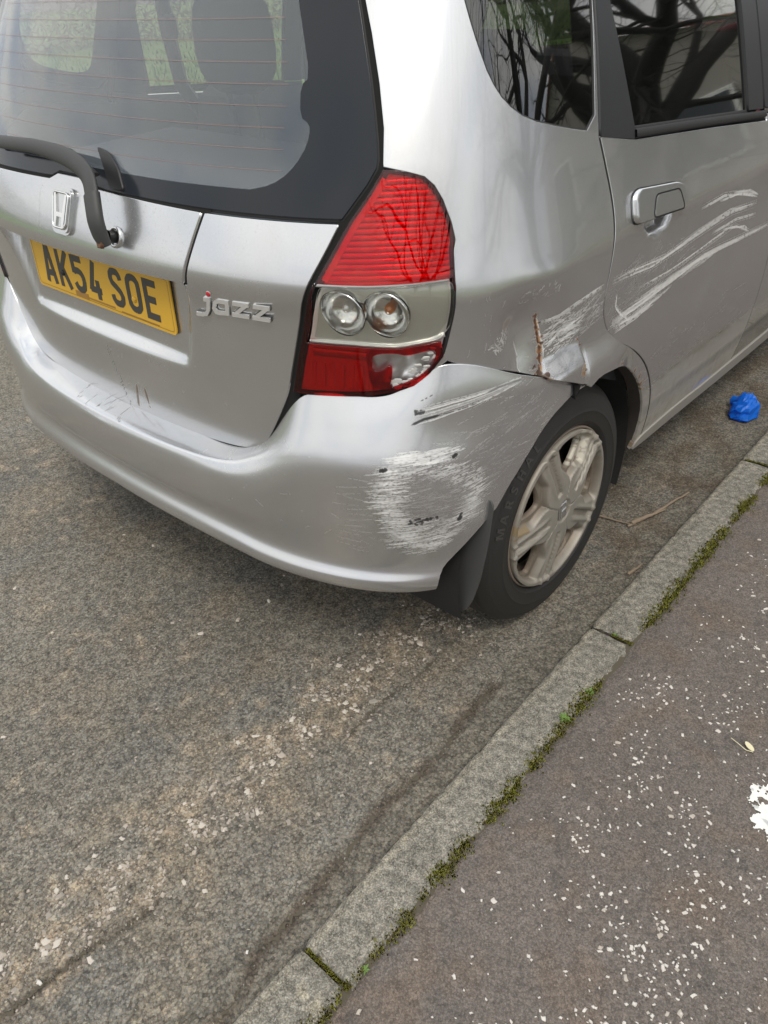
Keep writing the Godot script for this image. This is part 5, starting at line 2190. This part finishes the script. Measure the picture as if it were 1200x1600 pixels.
func wheel(sg: float, z: float) -> void:
	var w := base_node("wheel", Vector3.ZERO, car)
	var flip := Transform3D(Basis.from_scale(Vector3(sg, 1, 1)), Vector3(0, 0, z))
	var cx := .724
	var at := Transform3D(Basis.from_scale(Vector3(sg, 1, 1)), Vector3(cx * sg, HY, z))
	var mb := MB.new()
	var pr := [Vector2(.178, -.06), Vector2(.19, -.076), Vector2(.215, -.088), Vector2(.245, -.088), Vector2(.268, -.078), Vector2(.279, -.062)]
	var tread := [-.062, -.034, -.030, -.022, -.018, .0, .004, .012, .016, .034, .038, .056]
	for k in tread.size():
		var gr := .0065 if k % 4 in [1, 2] and k > 0 and k < 11 else 0.0
		pr.append(Vector2(.2855 - .10 * absf(tread[k]) ** 1.6 - gr, tread[k]))
	pr.append_array([Vector2(.2800, .064), Vector2(.2745, .0705), Vector2(.2680, .0770), Vector2(.2640, .0795), Vector2(.2625, .0812), Vector2(.2600, .0805), Vector2(.2550, .0835), Vector2(.2460, .0870), Vector2(.2360, .0895), Vector2(.2310, .0905), Vector2(.2295, .0922), Vector2(.2275, .0922), Vector2(.2260, .0905), Vector2(.2150, .0895), Vector2(.2060, .0870), Vector2(.2045, .0882), Vector2(.2030, .0865), Vector2(.1970, .0820), Vector2(.1910, .0745), Vector2(.186, .064), Vector2(.180, .050)])
	mb.lathe(at, pr, 120)
	for k in mb.v.size():   # weight flattens the tyre where it stands
		if mb.v[k].y < .002:
			mb.v[k].y = .002 + (mb.v[k].y - .002) * .15
	var ty := obj("tyre", mb, M.tyre, w)
	mb = MB.new()
	mb.lathe(at, [Vector2(.1925, .0755), Vector2(.1920, .0795), Vector2(.1895, .0815), Vector2(.1870, .080), Vector2(.1845, .072), Vector2(.176, .055), Vector2(.170, .0), Vector2(.165, -.05)], 80)
	obj("rim", mb, M.rim_dust, w)
	mb = MB.new()
	mb.lathe(at, [Vector2(.168, .018), Vector2(.14, .028), Vector2(.10, .034), Vector2(.06, .03), Vector2(0, .03)], 40)
	var st := obj("steel_disc", mb, M.steel, w)
	if z < -1.0 or sg < 0:
		mb = MB.new()
		mb.tint = Color(.6, .58, .55)
		mb.lathe(at, [Vector2(.187, .084), Vector2(.175, .088), Vector2(.10, .097), Vector2(0, .10)], 40)
		obj("wheel_cover", mb, M.wheel, w)
		return
	# cover with five spokes; the openings between them are real
	var out := PackedVector2Array()
	for k in 100:
		out.append(Vector2.from_angle(TAU * k / 100) * .1855)
	var holes := []
	for k in 5:
		var c := deg_to_rad(4.0 + 72.0 * k)
		var h := PackedVector2Array()
		for e in [[.094, 0], [.101, 7], [.118, 13], [.145, 16.5], [.163, 16.5], [.169, 9], [.170, 0], [.169, -9], [.163, -16.5], [.145, -16.5], [.118, -13], [.101, -7]]:
			h.append(Vector2.from_angle(c + deg_to_rad(e[1])) * e[0])
		holes.append(soft(h, 1))
	mb = MB.new()
	panel(mb, HUB, out, .0028, 0.0, .014, holes)
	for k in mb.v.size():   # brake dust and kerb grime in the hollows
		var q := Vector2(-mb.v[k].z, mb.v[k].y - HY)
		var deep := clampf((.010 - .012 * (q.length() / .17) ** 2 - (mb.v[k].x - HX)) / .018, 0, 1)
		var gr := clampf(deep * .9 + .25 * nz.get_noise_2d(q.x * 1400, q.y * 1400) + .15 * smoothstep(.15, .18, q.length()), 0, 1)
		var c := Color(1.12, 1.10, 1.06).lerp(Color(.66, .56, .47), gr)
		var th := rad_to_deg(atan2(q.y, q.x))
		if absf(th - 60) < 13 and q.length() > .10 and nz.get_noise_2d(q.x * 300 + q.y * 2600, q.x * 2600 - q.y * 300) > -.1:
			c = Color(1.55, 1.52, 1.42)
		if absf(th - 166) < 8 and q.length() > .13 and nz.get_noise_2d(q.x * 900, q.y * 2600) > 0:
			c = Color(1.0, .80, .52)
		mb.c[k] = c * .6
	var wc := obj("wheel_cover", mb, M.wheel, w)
	mb = MB.new()
	mb.box(Transform3D(Basis.from_euler(Vector3(.12, 0, 0)), Vector3(HX + .0075, HY + .004, .004)), Vector3(.004, .040, .030), .0015)
	obj("centre_badge", mb, M.chrome_dull, wc)
	mb = MB.new()
	for e in [[0, .010, .036, .003], [0, -.010, .036, .003], [0, 0, .004, .018]]:
		mb.box(Transform3D(Basis.from_euler(Vector3(.12, 0, 0)), Vector3(HX + .0102, HY + .004 + e[0], .004 + e[1])), Vector3(.0015, e[2], e[3]))
	obj("centre_letter", mb, M.chrome, wc)
	# wheel bolts seen through the openings
	for k in 4:
		var a := TAU * k / 4 + .5
		mb = MB.new()
		mb.lathe(Transform3D(Basis(), Vector3(HX - .062, HY + sin(a) * .13, -cos(a) * .13)), [Vector2(.011, -.004), Vector2(.011, .012), Vector2(.007, .016), Vector2(0, .016)], 6)
		obj("bolt", mb, M.steel, st)
	# raised maker's name on the sidewall
	var word := "MARSHAL"
	for k in word.length():
		var a := deg_to_rad(164.0 - k * 7.4)
		var rd := Vector3(0, sin(a), -cos(a))
		var tm := TextMesh.new()
		var sf := SystemFont.new()
		sf.font_names = PackedStringArray(["Droid Sans"])
		sf.font_weight = 700
		tm.font = sf
		tm.text = word[k]
		tm.font_size = 32
		tm.pixel_size = .0009
		tm.depth = .0022
		tm.curve_step = 2.0
		var n := Vector3(1, 0, 0) * .98 + rd * .22
		n = n.normalized()
		var tg := rd.cross(n).normalized()
		var o := obj("raised_letter", tm, M.tyre_mark, ty)
		o.transform = Transform3D(Basis(tg * 1.15, n.cross(tg).normalized(), n), Vector3(cx + .0868, HY, 0) + rd * .2455)


func cabin() -> void:
	var mb := MB.new()
	mb.box(Transform3D(Basis(), Vector3(0, .26, -1.25)), Vector3(1.20, .06, 3.0))
	mb.box(Transform3D(Basis(), Vector3(0, .38, .40)), Vector3(1.0, .03, .26))
	obj("floor_pan", mb, M.void, car)
	mb = MB.new()
	mb.box(Transform3D(Basis(), Vector3(0, .42, .18)), Vector3(1.10, .04, .60))
	obj("boot_floor", mb, M.cabin_dark, car)
	# trim inside the flanks and the tailgate
	for sg in [1.0, -1.0]:
		mb = MB.new()
		panel(mb, BODY, both(pts([.70, .40, 1.14, .62, 1.60, .40, 3.0, .40, 3.0, .95, 1.98, .965, 1.34, 1.005, .90, 1.06, .72, 1.02]), sg), .05, -.06, 0.0)
		obj("side_trim", mb, M.cabin if sg < 0 else M.cabin_dark, car)
		mb = MB.new()
		panel(mb, BODY, both(pts([.70, 1.02, .90, 1.075, .85, 1.20, .80, 1.40, .66, 1.44, .72, 1.15]), sg), .04, -.03, 0.0)
		obj("pillar_lining", mb, M.cabin, car)
		mb = MB.new()
		panel(mb, BODY, both(pts([1.235, 1.04, 1.33, 1.02, 1.30, 1.23, 1.33, 1.42, 1.285, 1.42, 1.255, 1.23]), sg), .04, -.03, 0.0)
		obj("pillar_lining", mb, M.cabin_dark, car)
		# wheel arch tub
		for z in [0.0, -2.45]:
			mb = MB.new()
			mb.lathe(Transform3D(Basis.from_scale(Vector3(sg, 1, 1)), Vector3(0, HY, z)), [Vector2(.345, .79), Vector2(.350, .50), Vector2(.0, .50)], 40, -1.9, 1.9)
			obj("wheel_arch_liner", mb, M.liner, car)
	mb = MB.new()
	panel(mb, BODY, pts([-.50, .56, .50, .56, .56, .80, .64, .98, -.64, .98, -.56, .80]), .06, -.075, 0.0)
	obj("tailgate_lining", mb, M.cabin_dark, car)
	mb = MB.new()
	mb.box(Transform3D(Basis.from_euler(Vector3(.03, 0, 0)), Vector3(0, .930, .14)), Vector3(1.16, .02, .50), .006)
	obj("parcel_shelf", mb, M.shelf, car)
	# rear bench: two backs with their head rests
	for e in [[-.36, .56], [.30, .72]]:
		var st := base_node("rear_seat", Vector3.ZERO, car)
		mb = MB.new()
		mb.box(Transform3D(Basis.from_euler(Vector3(-.28, 0, 0)), Vector3(e[0], .74, -.22)), Vector3(e[1], .62, .14), .05)
		obj("backrest", mb, M.seat, st)
		mb = MB.new()
		mb.box(Transform3D(Basis.from_euler(Vector3(.05, 0, 0)), Vector3(e[0], .50, -.48)), Vector3(e[1], .14, .5), .05)
		obj("cushion", mb, M.seat, st)
		mb = MB.new()
		head_rest(mb, Vector3(e[0] - .02 * signf(e[0]), 1.155, -.175))
		obj("head_rest", mb, M.seat, st)
	for e in [[-.36], [.36]]:
		var st := base_node("front_seat", Vector3.ZERO, car)
		mb = MB.new()
		mb.box(Transform3D(Basis.from_euler(Vector3(-.22, 0, 0)), Vector3(e[0], .80, -1.18)), Vector3(.50, .62, .15), .06)
		obj("backrest", mb, M.seat, st)
		mb = MB.new()
		head_rest(mb, Vector3(e[0], 1.20, -1.10))
		obj("head_rest", mb, M.seat, st)
	# belt on the far pillar
	mb = MB.new()
	mb.tube([Vector3(-.655, 1.36, -.20), Vector3(-.655, 1.18, -.20), Vector3(-.645, 1.04, -.21), Vector3(-.60, .95, -.24)], [.024, .024, .024, .024], 6, .2, Vector3(1, 0, 0))
	obj("seat_belt", mb, M.black, car)
	mb = MB.new()
	mb.box(Transform3D(Basis(), Vector3(-.645, 1.18, -.20)), Vector3(.03, .06, .05), .008)
	obj("belt_guide", mb, M.black, car)
	# dashboard and wheel
	mb = MB.new()
	mb.box(Transform3D(Basis(), Vector3(0, .82, -2.0)), Vector3(1.36, .3, .4), .06)
	obj("dashboard", mb, M.cabin_dark, car)
	mb = MB.new()
	var ring := []
	var rr := []
	for k in 33:
		var a := TAU * k / 32
		ring.append(Vector3(.36 + cos(a) * .18, .93 + sin(a) * .15, -1.70 - sin(a) * .10))
		rr.append(.014)
	mb.tube(ring, rr, 8)
	obj("steering_wheel", mb, M.red_item, car)


func head_rest(mb: MB, c: Vector3) -> void:
	var rows := 9
	var cols := 14
	var f := mb.v.size()
	for j in rows + 1:
		var ph := PI * j / rows
		for k in cols + 1:
			var th := TAU * k / cols
			var d := Vector3(sin(ph) * cos(th), cos(ph), sin(ph) * sin(th))
			var q := Vector3(signf(d.x) * pow(absf(d.x), .7) * .135, signf(d.y) * pow(absf(d.y), .8) * .125, signf(d.z) * pow(absf(d.z), .8) * .06)
			if d.y < 0: q.x *= 1.0 - .12 * d.y
			mb.add(c + q, d.normalized())
	for j in rows:
		for k in cols:
			var a := f + j * (cols + 1) + k
			mb.quad(a, a + 1, a + cols + 2, a + cols + 1)
	for s in [-.05, .05]:
		mb.tube([c + Vector3(s, -.10, 0), c + Vector3(s, -.26, -.02)], [.008, .008], 6)


func shell() -> void:   # the rest of the car: sill, front doors, wings, roof, screen, bonnet
	for sg in [1.0, -1.0]:
		var mb := MB.new()
		panel(mb, BODY, both(soft(pts([1.549, .250, 1.560, .276, 1.60, .286, 1.79, .290, 1.993, .279, 3.25, .270, 3.25, .215, 2.20, .222, 1.85, .238, 1.60, .243]), 1), sg), .03, .004, .02)
		obj("sill", mb, M.sill, car)
		mb = MB.new()
		panel(mb, BODY, both(pts([2.160, .284, 2.150, .512, 2.143, .60, 2.118, .76, 2.064, .90, 2.012, .966, 2.05, .950, 3.05, .90, 3.15, .60, 3.20, .285]), sg), .04, 0.0, .012)
		obj("front_door", mb, M.paint, car)
		mb = MB.new()
		panel(mb, BODY, both(pts([2.0, .972, 3.02, .915, 3.0, .95, 2.66, 1.38, 1.93, 1.40, 1.957, 1.20]), sg), .04, -.005, 0.0)
		obj("front_window", mb, M.glass_side if sg > 0 else M.glass_far, car)
		mb = MB.new()
		panel(mb, BODY, both(pts([1.956, 1.205, 1.984, .985, 2.055, .975, 2.03, 1.20, 1.99, 1.41, 1.92, 1.41]), sg), .03, .002, .010)
		obj("front_pillar_trim", mb, M.trim, car)
		mb = MB.new()
		panel(mb, BODY, both(pts([1.93, 1.41, 2.66, 1.39, 2.98, .97, 3.06, .94, 2.70, 1.455, 1.92, 1.455]), sg), .04, 0.0, .01)
		obj("front_window_frame", mb, M.paint, car)
		mb = MB.new()
		var wing := PackedVector2Array()
		for q in pts([3.055, .90, 3.155, .60, 3.205, .285, 3.24, .285]): wing.append(q)
		for k in 13:
			var a := PI - PI * k / 12.0
			wing.append(Vector2(SS + 2.45 + .36 * cos(a), HY + .34 * sin(a) + .02))
		for q in pts([4.02, .30, 4.10, .62, 4.02, .74, 3.6, .84]): wing.append(q)
		panel(mb, BODY, both(wing, sg), .04, 0.0, .012)
		obj("front_wing", mb, M.paint, car)
	loft("roof", [[.30, 1.455, .60, .03], [.0, 1.458, .61, .055], [-.6, 1.458, .61, .065], [-1.2, 1.452, .61, .06], [-1.55, 1.445, .60, .05]], M.paint)
	loft("windscreen", [[-1.56, 1.440, .60, .05], [-1.9, 1.22, .66, .05], [-2.25, .985, .72, .04]], M.glass_far)
	loft("bonnet", [[-2.26, .965, .76, .03], [-2.6, .86, .76, .05], [-2.95, .70, .70, .05], [-3.05, .52, .66, .04], [-3.05, .25, .66, .02]], M.paint)


func loft(called: String, rows: Array, m: Material) -> void:   # rows: z, height at the sides, half width, crown
	var mb := MB.new()
	var c := 24
	var P := []
	for r in rows:
		var row := []
		for k in c + 1:
			var t := -1.0 + 2.0 * k / c
			row.append(Vector3(t * r[2], r[1] + r[3] * (1.0 - t * t), r[0] - .08 * (1.0 - t * t) * (1.0 if r[0] < -1.5 else -.4)))
		P.append(row)
	for j in rows.size():
		for k in c + 1:
			var a: Vector3 = P[mini(j + 1, rows.size() - 1)][k] - P[maxi(j - 1, 0)][k]
			var b: Vector3 = P[j][mini(k + 1, c)] - P[j][maxi(k - 1, 0)]
			var n := b.cross(a).normalized()
			if n.y < -.05: n = -n
			mb.add(P[j][k], n)
	for j in rows.size() - 1:
		for k in c:
			var a := j * (c + 1) + k
			mb.quad(a, a + 1, a + c + 2, a + c + 1)
	obj(called, mb, m, car)


# ------------------------------------------------------------------ things lying about
func litter() -> void:
	# crumpled blue glove
	var mb := MB.new()
	var f := FastNoiseLite.new()
	f.seed = 5
	f.frequency = 1.0
	var c := Vector3(.808, .030, -1.222)
	var rows := 14
	var cols := 22
	var P := []
	for j in rows + 1:
		var ph := PI * j / rows
		var row := []
		for k in cols:
			var th := TAU * k / cols
			var d := Vector3(sin(ph) * cos(th), cos(ph), sin(ph) * sin(th))
			var r := 1.0 + .30 * absf(f.get_noise_3dv(d * 1.2)) + .30 * f.get_noise_3dv(d * 1.9 + Vector3(9, 0, 0)) + .20 * absf(f.get_noise_3dv(d * 3.6)) 
			var q := Vector3(d.x * .036, d.y * .042, d.z * .052) * r
			q *= Vector3(1, 1, 1).lerp(Vector3(1.35, .8, 1.3), smoothstep(.0, -.7, d.y))
			row.append(c + Vector3(q.x, maxf(q.y, -.027), q.z))
		P.append(row)
	for j in rows:
		for k in cols:
			var q := [P[j][k], P[j][(k + 1) % cols], P[j + 1][(k + 1) % cols], P[j + 1][k]]
			for t in [[q[0], q[1], q[2]], [q[0], q[2], q[3]]]:
				var n: Vector3 = (t[1] - t[0]).cross(t[2] - t[0]).normalized()
				if n.dot(t[0] - c) < 0: n = -n
				mb.flat(t, n)
	mb.tube([Vector3(.788, .022, -1.25), Vector3(.768, .026, -1.262), Vector3(.752, .022, -1.268)], [.017, .013, .019], 7)
	tag(obj("glove", mb, M.blue), "crumpled bright blue disposable glove lying in the gutter", "glove")
	# twigs
	twig("twig", [.810, .010, -.417, .822, .012, -.448, .838, .011, -.494, .852, .010, -.575, .867, .009, -.660], .0058, "longer forked dead twig pointing away from the wheel")
	twig("twig", [.808, .006, -.405, .820, .009, -.440, .838, .012, -.490, .854, .010, -.539], .0042, "shorter twig lying against the longer one")
	twig("twig", [.700, .006, -.395, .735, .008, -.401, .775, .007, -.409, .808, .007, -.417], .0034, "thin dark twig running from the tyre")
	twig("bark_strip", [.905, .005, -.218, .910, .007, -.246, .911, .005, -.275], .0050, "pale strip of bark at the foot of the kerb")
	# pale leaf with a stalk on the pavement
	var lf := base_node("fallen_leaf", Vector3(1.3415, KERB_H + .002, .158))
	tag(lf, "small pale oval leaf with a thin stalk on the pavement", "leaf")
	mb = MB.new()
	var o := PackedVector2Array()
	for k in 20:
		var a := TAU * k / 20
		o.append(Vector2(cos(a) * .0115, sin(a) * .0052).rotated(.55))
	extrude(mb, [o], Transform3D(Basis(Vector3(1, 0, 0), Vector3(0, 0, 1), Vector3(0, 1, 0)), Vector3.ZERO), .0016)
	obj("blade", mb, M.leaf, lf)
	mb = MB.new()
	mb.tube([Vector3(.010, .001, .009), Vector3(-.002, .0015, .013), Vector3(-.018, .002, .008), Vector3(-.034, .0015, .003)], [.0007, .0008, .0008, .0006], 5)
	obj("stalk", mb, M.leaf, lf)
	# weeds in the joints
	weed(Vector3(1.0395, KERB_H - .001, .320), 16, .016, "small green weed rooted in the moss beside the middle kerb stone")
	weed(Vector3(1.0435, KERB_H - .001, .228), 9, .014, "tiny weed with a dry stalk just past the green one")
	weed(Vector3(1.002, KERB_H - .004, .044), 8, .010, "sprig of grass in the open joint between two kerb stones")
	weed(Vector3(1.060, KERB_H - .001, .925), 7, .010, "bright green seedling in the nearest moss joint")
	# loose white stones on the road
	var shapes := [pebble(1), pebble(4)]
	var spots := [[.880, 1.016, .0052, "larger white pebble on the road below the gutter crack"], [.950, 1.044, .0030, "white pebble in the gutter nearest the kerb"], [.664, 1.26, .0060, "pale pebble at the end of the long road crack"], [.263, .427, .0065, "white stone on the road below the bumper"]]
	for s in spots:
		var st := obj("pebble", shapes[0], M.chip)
		st.transform = Transform3D(Basis.from_euler(Vector3(.1, s[0] * 9, .1)) * Basis.from_scale(Vector3.ONE * s[2]), Vector3(s[0], s[2] * .3, s[1]))
		tag(st, s[3], "pebble", "loose pebbles on the road")


func twig(called: String, a: Array, r: float, label: String) -> void:
	var mb := MB.new()
	var ps := []
	var rs := []
	var m := a.size() / 3
	for k in m - 1:
		for j in 5:
			var t := j / 5.0
			var p := Vector3(a[k * 3], a[k * 3 + 1], a[k * 3 + 2]).lerp(Vector3(a[k * 3 + 3], a[k * 3 + 4], a[k * 3 + 5]), t)
			ps.append(p + Vector3(rng.randf_range(-.0015, .0015), rng.randf_range(-.0008, .0008), 0))
			rs.append(r * (1.0 - .5 * (k + t) / (m - 1)) * rng.randf_range(.85, 1.2))
	ps.append(Vector3(a[-3], a[-2], a[-1]))
	rs.append(r * .4)
	mb.tube(ps, rs, 7)
	tag(obj(called, mb, M.twig), label, "twig" if called == "twig" else "bark")


func weed(at: Vector3, n: int, l: float, label: String) -> void:
	var mb := MB.new()
	for k in n:
		var a := TAU * k / n + rng.randf() * .5
		var d := Vector3(cos(a), 0, sin(a))
		var s := Vector3(-d.z, 0, d.x) * l * .16
		var ll := l * rng.randf_range(.5, 1.0)
		var m := d * ll * .5 + Vector3.UP * ll * .4
		var t := d * ll + Vector3.UP * ll * .25
		mb.flat([Vector3.ZERO, m + s, t, m - s], (Vector3.UP - d * .3).normalized())
	var o := obj("weed", mb, M.weed)
	o.position = at
	tag(o, label, "weed")
